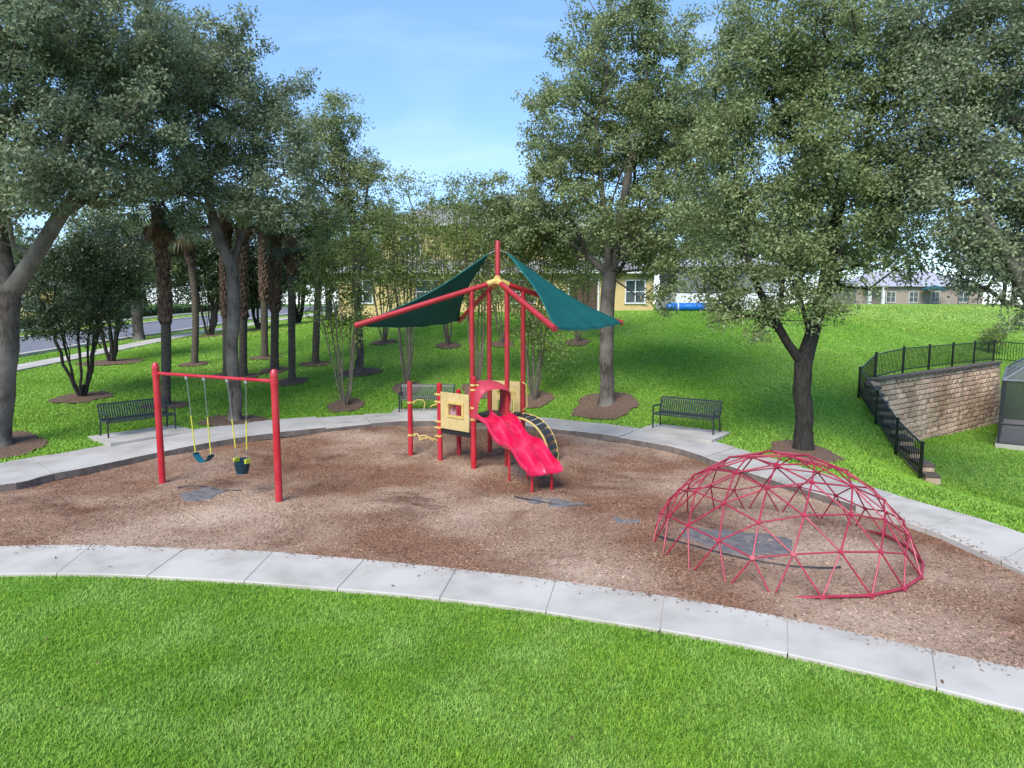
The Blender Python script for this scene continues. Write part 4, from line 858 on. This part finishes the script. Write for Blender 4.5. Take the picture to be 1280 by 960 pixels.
# ------------------------------------------------------------------ geodesic dome climber
def dome():
    ph = (1 + 5 ** .5) / 2; V = [Vector(p).normalized() for p in [(0, 1, ph), (0, -1, ph), (0, 1, -ph), (0, -1, -ph), (1, ph, 0), (-1, ph, 0), (1, -ph, 0), (-1, -ph, 0), (ph, 0, 1), (-ph, 0, 1), (ph, 0, -1), (-ph, 0, -1)]]
    z_ = V[0]; x_ = (V[1] - z_ * V[1].dot(z_)).normalized(); y_ = z_.cross(x_); V = [Vector((p.dot(x_), p.dot(y_), p.dot(z_))) for p in V]; el = min((V[0] - q).length for q in V[1:]); fs = []
    for i in range(12):
        for j in range(i + 1, 12):
            for k in range(j + 1, 12):
                if all(abs((V[a] - V[b]).length - el) < 1e-3 for a, b in ((i, j), (j, k), (i, k))): fs.append((i, j, k))
    pts = []; E = set()
    def pid(p):
        p = p.normalized()
        for n, q in enumerate(pts):
            if (q - p).length < 1e-3: return n
        pts.append(p); return len(pts) - 1
    for i, j, k in fs:
        g = {}
        for a in range(5):
            for b in range(5 - a): g[a, b] = pid((V[i] * (4 - a - b) + V[j] * a + V[k] * b) / 4)
        for (a, b), p in g.items():
            for d in ((1, 0), (0, 1), (-1, 1)):
                q = g.get((a + d[0], b + d[1]))
                if q is not None: E.add((min(p, q), max(p, q)))
    adj = {}
    for i, j in E: adj.setdefault(i, []).append(j); adj.setdefault(j, []).append(i)
    top = max(range(len(pts)), key=lambda i: pts[i].z); dist = {top: 0}; qu = [top]
    while qu:
        i = qu.pop(0)
        for j in adj[i]:
            if j not in dist: dist[j] = dist[i] + 1; qu.append(j)
    keep = [i for i in dist if dist[i] <= 5]; base = set(i for i in keep if dist[i] == 5); ks = set(keep)
    zb = sum(pts[i].z for i in base) / len(base); Rd = DR / (1 - zb ** 2) ** .5; sc = DH / ((1 - zb) * Rd)
    c = DC; W_ = {}
    for i in keep:
        p = pts[i]; a = math.atan2(p.y, p.x) + DROT; rr = math.hypot(p.x, p.y) * Rd
        if i in base: rr = DR
        W_[i] = Vector((rr * math.cos(a), rr * math.sin(a), (max(p.z, zb) - zb) * Rd * sc if i not in base else (-.02 if -105 < math.degrees(math.atan2(math.sin(a), math.cos(a))) < 25 else -.11)))
    b = empty('dome_climber', (c[0], c[1], mulch_z(np.array([c[0]]), np.array([c[1]]))[0] + .02), 0, 'pinkish red geodesic dome climber of triangular bars on the mulch', 'climbing dome')
    m = MB(); ring = MB()
    for i, j in E:
        if i in ks and j in ks:
            if i in base and j in base: ring.tube([W_[i] + Vector((0, 0, .015)), W_[j] + Vector((0, 0, .015))], .021, 8); continue
            m.tube([W_[i], W_[j]], .0128, 8)
    m.build('bar_frame', M['dome'], b); ring.build('base_ring', M['dome'], b)
    for i in keep:
        q = W_[i]; n_ = (q - Vector((0, 0, -1.0))).normalized(); MB().tube([q - n_ * .012, q + n_ * .018], .036, 10).build('joint', M['dome'], b)
DC = (4.27, 10.56); DR = 2.0; DH = 1.46; DROT = R(22)
dome()

# ------------------------------------------------------------------ play tower
def tower():
    O = Vector((-.34, 16.44, 0)); g0 = float(mulch_z(np.array([O.x]), np.array([O.y]))[0])
    T = empty('play_tower', (O.x, O.y, 0), 0, 'red and yellow play tower with double slide under green shade sails', 'play structure')
    L = lambda x, y, z=0: Vector((x, y, z)) - O
    U = Vector((.938, .347, 0)); Wv = Vector((.347, -.938, 0)); q = .65
    roofp = {'l': -U * q, 'r': U * q, 'f': Wv * q, 'b': -Wv * q}
    A, B, C, E = L(-.89, 15.60), L(-1.75, 16.33), L(-1.33, 16.85), L(-2.53, 16.75)
    gnd = lambda p: float(mulch_z(np.array([p.x + O.x]), np.array([p.y + O.y]))[0]) - .12
    hubz = 4.34; arm_z = lambda r: hubz - (hubz - 3.32) * r / 3.38
    clamp_z = {}
    for k, p in roofp.items():
        MB().tube([Vector((p.x, p.y, gnd(p))), Vector((p.x, p.y, arm_z(q) - .04))], .058, 14).build('post', M['roofred'], T)
    def short(p, top, r=.062):
        m = MB(); m.tube([Vector((p.x, p.y, gnd(p))), Vector((p.x, p.y, top - .08))], r, 14); o = m.build('post', M['red'], T)
        m = MB(); m.tube([Vector((p.x, p.y, top - .08)), Vector((p.x, p.y, top - .04)), Vector((p.x, p.y, top - .01)), Vector((p.x, p.y, top))], [r + .006, r + .004, r * .65, .01], 14); m.build('cap', M['red'], o); return o
    pA = short(A, 2.15, .066); pB = short(B, 1.92); pC = short(C, 1.70); pE = short(E, 1.92)
    def clamps(p, post, zs, r=.07, side=None):
        for z in zs:
            m = MB()
            m.tube([Vector((p.x, p.y, z - .024)), Vector((p.x, p.y, z + .024))], r, 14)
            if side is not None: s = Vector(side).normalized(); m.box(Vector((p.x, p.y, z)) + s * (r + .02), (.07, .035, .04), math.atan2(s.y, s.x))
            m.build('clamp', M['yellowrail'], post)
    clamps(A, pA, (1.15, 1.42, 1.84, 1.95), .074, (1, -.2, 0)); clamps(B, pB, (.62, .83, .98, 1.46, 1.64), .07, (-1, .2, 0)); clamps(E, pE, (.56, 1.38), .07, (1, 0, 0))
    # decks
    f, r_, bk, l = roofp['f'], roofp['r'], roofp['b'], roofp['l']
    poly = [A + (f - A) * .04, f, r_, bk, l]
    MB().prism([(p.x, p.y) for p in poly], 1.06, 1.15).build('deck', M['tread'], T, smooth=False)
    lp = [B, A, l, C]; MB().prism([(p.x, p.y) for p in lp], .70, .80).build('lower_deck', M['black'], T, smooth=False)
    # step riser between the two decks
    MB().beam(Vector((A.x, A.y, .95)) + Vector((-.06, .05, 0)), Vector((l.x, l.y, .95)), .03, .22).build('riser', M['black'], T, smooth=False)
    # square panel with window between the two front posts
    d = (A - B).normalized(); n_ = Vector((d.y, -d.x, 0)); a = B + d * .07 + n_ * .02; e = A - d * .12 + n_ * .02; m = MB(); w = (e - a).length; z0, z1 = .83, 1.71
    P = lambda s, z: Vector((a.x + d.x * s * w, a.y + d.y * s * w, z))
    h = z1 - z0; wz0, wz1, s0, s1 = z0 + .40 * h, z0 + .70 * h, .30, .76
    for (sa, sb, za, zb) in ((0, 1, z0, wz0), (0, 1, wz1, z1), (0, s0, wz0, wz1), (s1, 1, wz0, wz1)): m.beam(P(sa, (za + zb) / 2), P(sb, (za + zb) / 2), .028, zb - za)
    pn = m.build('panel', M['yellow'], T, smooth=False)
    m = MB(); t = .03; ff = lambda s, z: P(s, z) + n_ * .02
    m.beam(ff(s0 - .05, wz0 - .03), ff(s1 + .07, wz0 - .03), .026, .06); m.beam(ff(s0 - .05, wz1 + .03), ff(s1 + .07, wz1 + .03), .026, .06); m.beam(ff(s0 - .05, (wz0 + wz1) / 2), ff(s0, (wz0 + wz1) / 2), .026, wz1 - wz0 - .004); m.beam(ff(s1, (wz0 + wz1) / 2), ff(s1 + .07, (wz0 + wz1) / 2), .026, wz1 - wz0 - .004)
    m.build('window_frame', M['yellowrail'], pn, smooth=False)
    m = MB()
    for i in range(7): s = s0 + (s1 - s0) * (i + .5) / 7; m.tube([P(s, wz0), P(s, wz1)], .009, 6)
    m.build('window_bars', M['hood'], pn)
    # back panel with two round holes and two slots
    a, e = bk, r_; d2 = (e - a).normalized(); n2 = Vector((d2.y, -d2.x, 0)); Wd = (e - a).length - .12
    def holed(s_c):
        m = MB(); z0, z1 = 1.0, 1.9; w2 = Wd / 2 - .03; hole_z, hr = 1.62, .045; sl0, sl1, sw = 1.12, 1.42, .028; cx = s_c
        X = lambda s, z: a + d2 * (.06 + cx + s) + Vector((0, 0, z))
        def bx(s0, s1, za, zb): m.beam(X(s0, (za + zb) / 2), X(s1, (za + zb) / 2), .03, zb - za)
        bx(-w2 / 2, w2 / 2, z0, sl0); bx(-w2 / 2, -sw, sl0, sl1); bx(sw, w2 / 2, sl0, sl1); bx(-w2 / 2, w2 / 2, sl1, hole_z - hr); bx(-w2 / 2, w2 / 2, hole_z + hr, z1); bx(-w2 / 2, -hr, hole_z - hr, hole_z + hr); bx(hr, w2 / 2, hole_z - hr, hole_z + hr)
        o = m.build('panel', M['yellow'], T, smooth=False)
        m2 = MB(); ring = [X(hr * 1.15 * math.cos(t), hole_z + hr * 1.15 * math.sin(t)) - X(0, 0) * 0 for t in np.linspace(0, 6.2832, 17)]; m2.tube([p + n2 * .018 for p in ring], .014, 6, cap=False); m2.build('ring', M['yellowrail'], o)
    holed(Wd * .25); holed(Wd * .75)
    # side infill and hand rails at the climber
    m = MB(); p = r_ + (f - r_) * .05
    m.tube([Vector((p.x, p.y, 1.9)), Vector((p.x + .1, p.y - .06, 1.84)), Vector((p.x + .12, p.y - .08, 1.3)), Vector((p.x + .02, p.y - .02, 1.2))], .016, 8); m.build('hand_rail', M['yellowrail'], T); m = MB(); m.tube([Vector((f.x, f.y, 1.85)), Vector((f.x + .14, f.y - .02, 1.80)), Vector((f.x + .16, f.y - .02, 1.3)), Vector((f.x + .02, f.y, 1.2))], .016, 8); m.build('hand_rail', M['yellowrail'], T)
    # arched tread climber on the right edge
    eg = (r_ - f).normalized(); no = Vector((eg.y, -eg.x, 0)); no = no if no.x > 0 else -no
    arcs = []
    cl = empty_part = None
    m = MB(); rails = []
    for s in (.34, .95):
        st = f + (r_ - f) * s; pts = []
        for i in range(15):
            t = i / 14 * math.pi / 2; pts.append(st + no * (.95 * math.sin(t) ** .9) + Vector((0, 0, -.04 + 1.16 * math.cos(t) ** .85 if i < 14 else -.04)))
        rails.append(pts)
    m = MB(); cr = MB().tube(rails[0], .026, 10).build('arch_climber', M['yellowrail'], T); MB().tube(rails[1], .026, 10).build('rail', M['yellowrail'], cr)
    for k in range(8):
        t = (k + .75) / 8.6 * 14; i = int(t); u = t - i; pa = rails[0][i].lerp(rails[0][min(i + 1, 14)], u); pb = rails[1][i].lerp(rails[1][min(i + 1, 14)], u); tn = (rails[0][min(i + 1, 14)] - rails[0][i]).normalized()
        ax = (pb - pa).normalized(); nn = ax.cross(tn); m = MB(); c = (pa + pb) / 2; m.box(c + nn * 0, ((pb - pa).length - .04, .125, .035), M4=Matrix((ax, tn, nn)).transposed()); m.build('tread', M['tread'], cr, smooth=False, bevel=.01)
    # double wave slide
    s0 = Vector(((A.x + f.x) / 2 + .02, (A.y + f.y) / 2 - .02, 0)); s1 = L(.70, 13.62); s1.z = 0; dv = (s1 - s0); Ls = dv.length; dv.normalize(); wv = Vector((-dv.y, dv.x, 0)); wv = wv if wv.x > 0 else -wv
    def zprof(t):
        base = 1.16 - (1.16 - .36) * (t ** 1.0); return base + .075 * math.sin(t * 2 * math.pi * 2 - .5) * min(1, t * 5) * min(1, (1 - t) * 5) + .03 * max(0, (.12 - t) / .12)
    n = 48; W2_ = .84
    prof = []   # cross section: (across, height) closed loop
    top = []
    for lane in (-1, 1):
        c = lane * W2_ / 4
        for u in (-1, -.9, -.78, -.5, 0, .5, .78, .9, 1): top.append((c + u * (W2_ / 4 - .028), .15 * abs(u) ** 7))
    sec = [(-W2_ / 2, .06)] + [(-W2_ / 2, .155), (-W2_ / 2 + .012, .168)] + top[:9][1:] + [(0, .160)] + top[9:][:-1] + [(W2_ / 2 - .012, .168), (W2_ / 2, .155), (W2_ / 2, .06)]
    under = [(W2_ / 2 - .03, .05)] + [(c, .0 - .02) for c in (W2_ * .40, W2_ * .1, 0, -W2_ * .1, -W2_ * .40)] + [(-W2_ / 2 + .03, .05)]
    loop = sec + under; k = len(loop); v = []; fcs = []
    for i in range(n + 1):
        t = i / n; z = zprof(t); sc_ = 1.0 if t < .93 else 1 - .75 * (t - .93) / .07
        for x, h_ in loop: v.append(s0 + dv * (Ls * t) + wv * x + Vector((0, 0, z + (h_ * sc_ if h_ > 0 else h_))))
    for i in range(n):
        for j in range(k): fcs.append((i * k + j, i * k + (j + 1) % k, (i + 1) * k + (j + 1) % k, (i + 1) * k + j))
    fcs += [tuple(range(k))[::-1], tuple(n * k + j for j in range(k))]
    sl_ = MB().add(v, fcs).build('slide', M['slide'], T, angle=50)
    for t, s in ((.93, -.24), (.93, .24), (.52, -.22), (.52, .24)):
        p = s0 + dv * (Ls * t) + wv * s; m = MB(); m.tube([Vector((p.x, p.y, gnd(p))), Vector((p.x, p.y, zprof(t) - .01))], .03 if t > .6 else .025, 10); m.build('leg', M['red'], sl_)
    # hood over the slide entrance
    m = MB(); v = []; ft = []; ns = 26; hw, hh = .445, .86
    def arch(u, dpt, inset, z0):
        # u in 0..1 along inverted U
        per = [(-hw, 0), (-hw + .015, .25), (-hw + .02, .48), (-hw + .05, .64), (-hw + .12, .74), (-hw + .24, .785), (-.1, .80), (.1, .80), (hw - .24, .785), (hw - .12, .74), (hw - .04, .64), (hw, .48), (hw - .02, .25), (hw - .05, 0)]
        x = np.interp(u * (len(per) - 1), range(len(per)), [p[0] for p in per]); z = np.interp(u * (len(per) - 1), range(len(per)), [p[1] for p in per]); 
        return s0 + wv * (x * (1 - inset)) + dv * dpt + Vector((0, 0, z0 + z * (1 - inset)))
    lay = [(-.34, 0, 1.22, .0), (-.15, 0, 1.21, 0), (.05, 0.0, 1.18, 0), (.24, .0, 1.10, 0), (.25, .05, 1.10, 0), (.05, .06, 1.17, 0), (-.34, .06, 1.21, 0)]
    for dp, ins, z0, _ in lay:
        for i in range(ns + 1):
            u = i / ns; pt = arch(u, dp, ins, z0); edge = abs(2 * u - 1)
            if dp > .1: pt -= dv * (.20 * max(0, edge - .45) / .55 * (dp / .25))
            v.append(pt)
    nl = len(lay)
    for a_ in range(nl):
        for i in range(ns): ft.append((a_ * (ns + 1) + i, a_ * (ns + 1) + i + 1, ((a_ + 1) % nl) * (ns + 1) + i + 1, ((a_ + 1) % nl) * (ns + 1) + i))
    m.add(v, ft).build('hood', M['hood'], T, angle=60)
    # rope/loop climber between the far post and the next
    m = MB()
    def coil(p, q_, z, sag, n_=3):
        pts = []
        for i in range(19):
            t = i / 18; c = p.lerp(q_, t); pts.append(Vector((c.x + .03 * math.sin(t * 12), c.y + .05 * math.sin(t * 9), z - sag * math.sin(math.pi * t) + .05 * math.sin(t * 14))))
        m.tube(pts, .014, 6)
    m = MB(); m.tube([E + Vector((.06, 0, 1.38)), E + Vector((.2, -.03, 1.45)), E + Vector((.34, -.05, 1.44)), E + Vector((.38, -.05, 1.36)), E + Vector((.35, -.05, 1.2))], .015, 8); m.build('rope_climber', M['yellowrail'], T)
    m = MB(); m.tube([B + Vector((-.06, 0, 1.40)), B + Vector((-.16, 0, 1.37)), B + Vector((-.22, 0, 1.33))], .015, 8); m.build('rope_climber', M['yellowrail'], T); m = MB()
    coil(E + Vector((.06, 0, .02)), B + Vector((-.05, 0, .0)), .56, .06); m.build('rope_climber', M['yellowrail'], T); m = MB()
    m.tube([B + Vector((-.06, 0, .50)), B + Vector((-.2, -.04, .56)), B + Vector((-.36, -.03, .63)), B + Vector((-.48, -.02, .62)), B + Vector((-.46, -.02, .57)), B + Vector((-.33, 0, .55))], .015, 8)
    m.build('rope_climber', M['yellowrail'], T)
    # mast, hub and roof arms
    MB().tube([Vector((0, 0, hubz - .12)), Vector((0, 0, 5.27)), Vector((0, 0, 5.29))], [.06, .06, .05], 14).build('mast', M['roofred'], T)
    m = MB(); m.tube([Vector((0, 0, hubz - .07)), Vector((0, 0, hubz + .09))], .10, 14); m.tube([Vector((0, 0, hubz + .09)), Vector((0, 0, hubz + .13))], .075, 14)
    for dd in (-U, U, Wv, -Wv): m.tube([dd * .06 + Vector((0, 0, hubz)), dd * .27 + Vector((0, 0, arm_z(.27)))], .072, 12)
    m.build('hub', M['yellowrail'], T)
    tips = {}
    for kx, dd in (('l', -U), ('r', U), ('f', Wv), ('b', -Wv)):
        tip = dd * 3.38 + Vector((0, 0, 3.32)); MB().tube([dd * .12 + Vector((0, 0, arm_z(.12))), tip], .062, 14).build('roof_arm', M['roofred'], T); tips[kx] = tip
    def sail(a, b, topp, sag, seed):
        # tensioned triangle: a, b arm tips; topp at the mast
        n = 28; v = []; idx = {}; ids = []; cen = (a + b + topp) / 3; c = 0
        nrm = (b - a).cross(topp - a).normalized(); nrm = nrm if nrm.z > 0 else -nrm
        for i in range(n + 1):
            for j in range(n + 1 - i):
                k_ = n - i - j; wa, wb, wt = i / n, j / n, k_ / n
                # concave edges, pulled towards the centre, strongest in the middle of each edge
                pull = 1.05 * wa * wt * (1 - wb) ** 2 + 1.05 * wb * wt * (1 - wa) ** 2 + .35 * wa * wb * (1 - wt) ** 2
                p = a * wa + b * wb + topp * wt; p = p + (cen - p) * pull * 1.0 - nrm * (1.5 * wa * wb * wt * 4 * sag + .9 * sag * (wa * wt + wb * wt)) + Vector((0, 0, -.55 * wa * wb * (1 - wt) ** 3))
                p += nrm * (.012 * math.sin(26 * wa + 9 * wt + seed) * (wa + wb) * wb * 2)
                idx[i, j] = len(v); v.append(p)
        f = []
        for i in range(n):
            for j in range(n - i):
                f.append((idx[i, j], idx[i + 1, j], idx[i, j + 1]))
                if j < n - i - 1: f.append((idx[i + 1, j], idx[i + 1, j + 1], idx[i, j + 1]))
        m = MB().add(v, f); o = m.build('shade_sail', M['sail'], T, angle=180); md = o.modifiers.new('solid', 'SOLIDIFY'); md.thickness = .006
        e1 = [v[idx[i, 0]] for i in range(n + 1)]; e2 = [v[idx[0, j]] for j in range(n + 1)]; e3 = [v[idx[i, n - i]] for i in range(n + 1)]
        h_ = MB(); 
        for e_ in (e1, e2, e3): h_.tube(e_, .014, 6)
        h_.build('hem', M['seam'], o); MB().tube([topp, Vector((0, 0, 5.08))], .006, 6).build('cable', M['chain'], o)
    tl = -U * .20 - Wv * .12 + Vector((0, 0, 4.98)); tr_ = U * .20 + Wv * .12 + Vector((0, 0, 5.0))
    sail(tips['l'], tips['b'], tl, .18, 0); sail(tips['f'], tips['r'], tr_, .18, 2)
tower()

# ------------------------------------------------------------------ exposed weed fabric and edging
def sheet(label, pxs, name, m, dz=.012, th=.01, cat='fabric'):
    P = [at_play(*p) for p in pxs]; c = np.mean(P, axis=0); mb = MB(); n = 10; poly = []
    r = random.Random(len(label))
    for i in range(len(P)):
        a, b = P[i], P[(i + 1) % len(P)]
        for k in range(n): t = k / n; q = a * (1 - t) + b * t; poly.append((q[0] + r.uniform(-.03, .03), q[1] + r.uniform(-.03, .03)))
    V = [(c[0], c[1])]; F_ = []; R_ = 12; N_ = len(poly)
    for k in range(1, R_ + 1):
        for p in poly: V.append((c[0] + (p[0] - c[0]) * k / R_, c[1] + (p[1] - c[1]) * k / R_))
    A = np.array(V); z = mulch_z(A[:, 0], A[:, 1]) + .010 + .036 * (vnoise(A[:, 0] + 40, A[:, 1], .22, 6) - .45) + .02 * (vnoise(A[:, 0] + 40, A[:, 1], .07, 3) - .5); z[-N_:] -= .025; z[-2 * N_:-N_] -= .008
    F_ = [(0, 1 + j, 1 + (j + 1) % N_) for j in range(N_)]
    for k in range(R_ - 1):
        for j in range(N_): F_.append((1 + k * N_ + j, 1 + (k + 1) * N_ + j, 1 + (k + 1) * N_ + (j + 1) % N_, 1 + k * N_ + (j + 1) % N_))
    o = mb.add(np.c_[A - c[:2], z - c[2]].tolist(), F_).build(name, m); o.location = c; tag(o, label, cat); return o
sheet('long grey sheet of weed fabric bared under the dome', [(838, 657), (905, 660), (990, 668), (995, 690), (960, 700), (905, 688), (850, 672)], 'landscape_fabric', M['fabric'])
sheet('grey patch of bare weed fabric below the swings', [(222, 616), (262, 606), (284, 612), (262, 624), (232, 627)], 'landscape_fabric', M['fabric'])
sheet('small dark fabric patch at the foot of the slide', [(650, 619), (700, 622), (735, 627), (700, 633), (660, 629)], 'landscape_fabric', M['fabric'])
sheet('little grey fabric patch between slide and dome', [(765, 644), (797, 645), (800, 652), (770, 652)], 'landscape_fabric', M['fabric'])
def edging(label, pxs):
    P = [at_play(*p) for p in pxs]; o0 = P[0]; z = [float(mulch_z(np.array([p[0]]), np.array([p[1]]))[0]) + .02 for p in P]; pts = catmull([(p[0] - o0[0], p[1] - o0[1], zz - o0[2] - .024) for p, zz in zip(P, z)], 6)[:(len(P) - 1) * 6]
    o = MB().tube([tuple(q) for q in pts], .026, 7).build('edging_strip', M['edging']); o.location = o0; tag(o, label, 'edging')
edging('black plastic edging strip lying before the slide', [(645, 620), (680, 627), (710, 630), (736, 629)])
edging('black edging strip curving under the dome', [(826, 668), (880, 684), (940, 698), (1000, 706), (1040, 703)])
edging('thin black strip bared under the bucket swing', [(225, 608), (252, 606), (272, 611), (300, 612)])

# ------------------------------------------------------------------ grass
def blades(name, x, y, hmin, hmax, wd, m, label, seed, tuft=1, lean=.5):
    r = np.random.default_rng(seed); n0 = len(x); x = np.repeat(x, tuft) + r.normal(0, .05 * (tuft > 1) + .0, n0 * tuft); y = np.repeat(y, tuft) + r.normal(0, .05 * (tuft > 1), n0 * tuft); n = len(x)
    z = ground(x, y) - .022; h = r.uniform(hmin, hmax, n) * (.75 + .5 * vnoise(x, y, .8, seed)); a = r.uniform(0, 6.283, n); sdir = np.stack([np.cos(a), np.sin(a), np.zeros(n)], -1)
    b2 = a + 1.57 + r.normal(0, .4, n); ld = np.stack([np.cos(b2), np.sin(b2), np.zeros(n)], -1); le = (h * lean * r.uniform(.3, 1.5, n))[:, None]; w = (wd * r.uniform(.7, 1.3, n))[:, None]
    c = np.stack([x, y, z], -1); mid = c + np.array([0, 0, 1]) * (h * .6)[:, None] + ld * le * .35; tip = c + np.array([0, 0, 1]) * (h * r.uniform(.8, 1.0, n))[:, None] + ld * le
    V = np.stack([c - sdir * w * .5, c + sdir * w * .5, mid + sdir * w * .42, mid - sdir * w * .42, tip], 1).reshape(-1, 3); i = np.arange(n)[:, None] * 5
    F_ = np.concatenate([np.stack([i, i + 1, i + 2], -1).reshape(-1, 3), np.stack([i, i + 2, i + 3], -1).reshape(-1, 3), np.stack([i + 3, i + 2, i + 4], -1).reshape(-1, 3)])
    o = np_mesh(name, V, F_, m); tag(o, label, 'grass', kind='stuff'); return o
def lawn_ok(x, y, margin=.02):
    jx, jy = np.random.default_rng(4).normal(0, .022, (2, len(x))); k = ~inside(ROUT, x + jx, y + jy)
    for b in BEDS:
        bb = (b.min(0) - .1, b.max(0) + .1); c = (x > bb[0][0]) & (x < bb[1][0]) & (y > bb[0][1]) & (y < bb[1][1])
        if c.any(): ii = np.where(c)[0]; cb = b.mean(0); q = 1 + .18 * (vnoise(x[ii], y[ii], .3, 8) - .5) + .10 * np.random.default_rng(1).normal(size=len(ii)); k[ii[inside(b, cb[0] + (x[ii] - cb[0]) * q * 1.05, cb[1] + (y[ii] - cb[1]) * q * 1.05) & (np.random.default_rng(1).random(len(ii)) < .88)]] = False
    for p in PADS: k &= ~inside(p, x, y)
    k &= ~((x < -20.3) & (x > -21.7)) & ~((x < -23.7) & (x > -31.4)) & ~((x < -34.7) & (x > -36.1))
    return k
n = 520000; y = 3.2 + rng.random(n) * 7.6; x = rng.uniform(-1, 1, n) * (.80 * y + .6)
k = lawn_ok(x, y) & (rng.random(n) < np.clip(1.25 - y * .06, .5, 1)); x = x[k]; y = y[k]
below = y < np.interp(x, np.sort(RMID[RMID[:, 1] < 11][:, 0]), RMID[RMID[:, 1] < 11][np.argsort(RMID[RMID[:, 1] < 11][:, 0]), 1]); x = x[below]; y = y[below]
blades('grass', x, y, .02, .055, .009, M['grass'], 'lush bright green lawn grass in front of the path', 1, lean=.95)
n = 260000; y = 11 + 36 * rng.random(n) ** 1.2; x = rng.uniform(-1, 1, n) * (.80 * y + .5); k = lawn_ok(x, y) & ((y > 15) | (np.abs(x) > 6)) & ~((y > 42.3) & (x > -12) & (x < 19)); x = x[k]; y = y[k]
# keep grass off the top of the wall blocks
k = dist_poly(np.array(WING), x, y, False) > .3; k &= dist_poly(np.array(MAIN), x, y, False) > .42; x = x[k]; y = y[k]
blades('grass', x, y, .035, .075, .022, M['grass_far'], 'green lawn grass on the slope around the trees', 2, tuft=3, lean=.9)
n = 330000; y = 40 + 58 * rng.random(n) ** 1.3; x = rng.uniform(-.9, .9, n) * y; k = lawn_ok(x, y) & ((y > 46.5) | (x > 20) | (x < -13)) & ~((x > -12) & (x < 18.5) & (y < 53)); x = x[k]; y = y[k]
blades('grass', x, y, .04, .07, .055, M['grass_hill'], 'mown grass on the far hill, sunlight painted into its pale colour', 3, lean=1.2)
# fallen leaves under the trees
n = 7000; x = rng.uniform(-15, 6, n); y = rng.uniform(19.5, 31, n); k = ~inside(ROUT, x, y) & (rng.random(n) < vnoise(x, y, 2.0, 9) ** 1.6); x = x[k]; y = y[k]
xf = rng.uniform(-7, 7, 26); yf = rng.uniform(5.5, 10, 26); x = np.r_[x, xf]; y = np.r_[y, yf]
c = np.stack([x, y, ground(x, y) + np.where(inside(ROUT, x, y), .045, .06)], -1); V, F_ = leaves_np(c, .065, .036, 1.6, None, 4); o = np_mesh('fallen_leaves', V, F_, M['dead']); tag(o, 'dry fallen leaves scattered on the shaded lawn', 'leaves', kind='stuff')
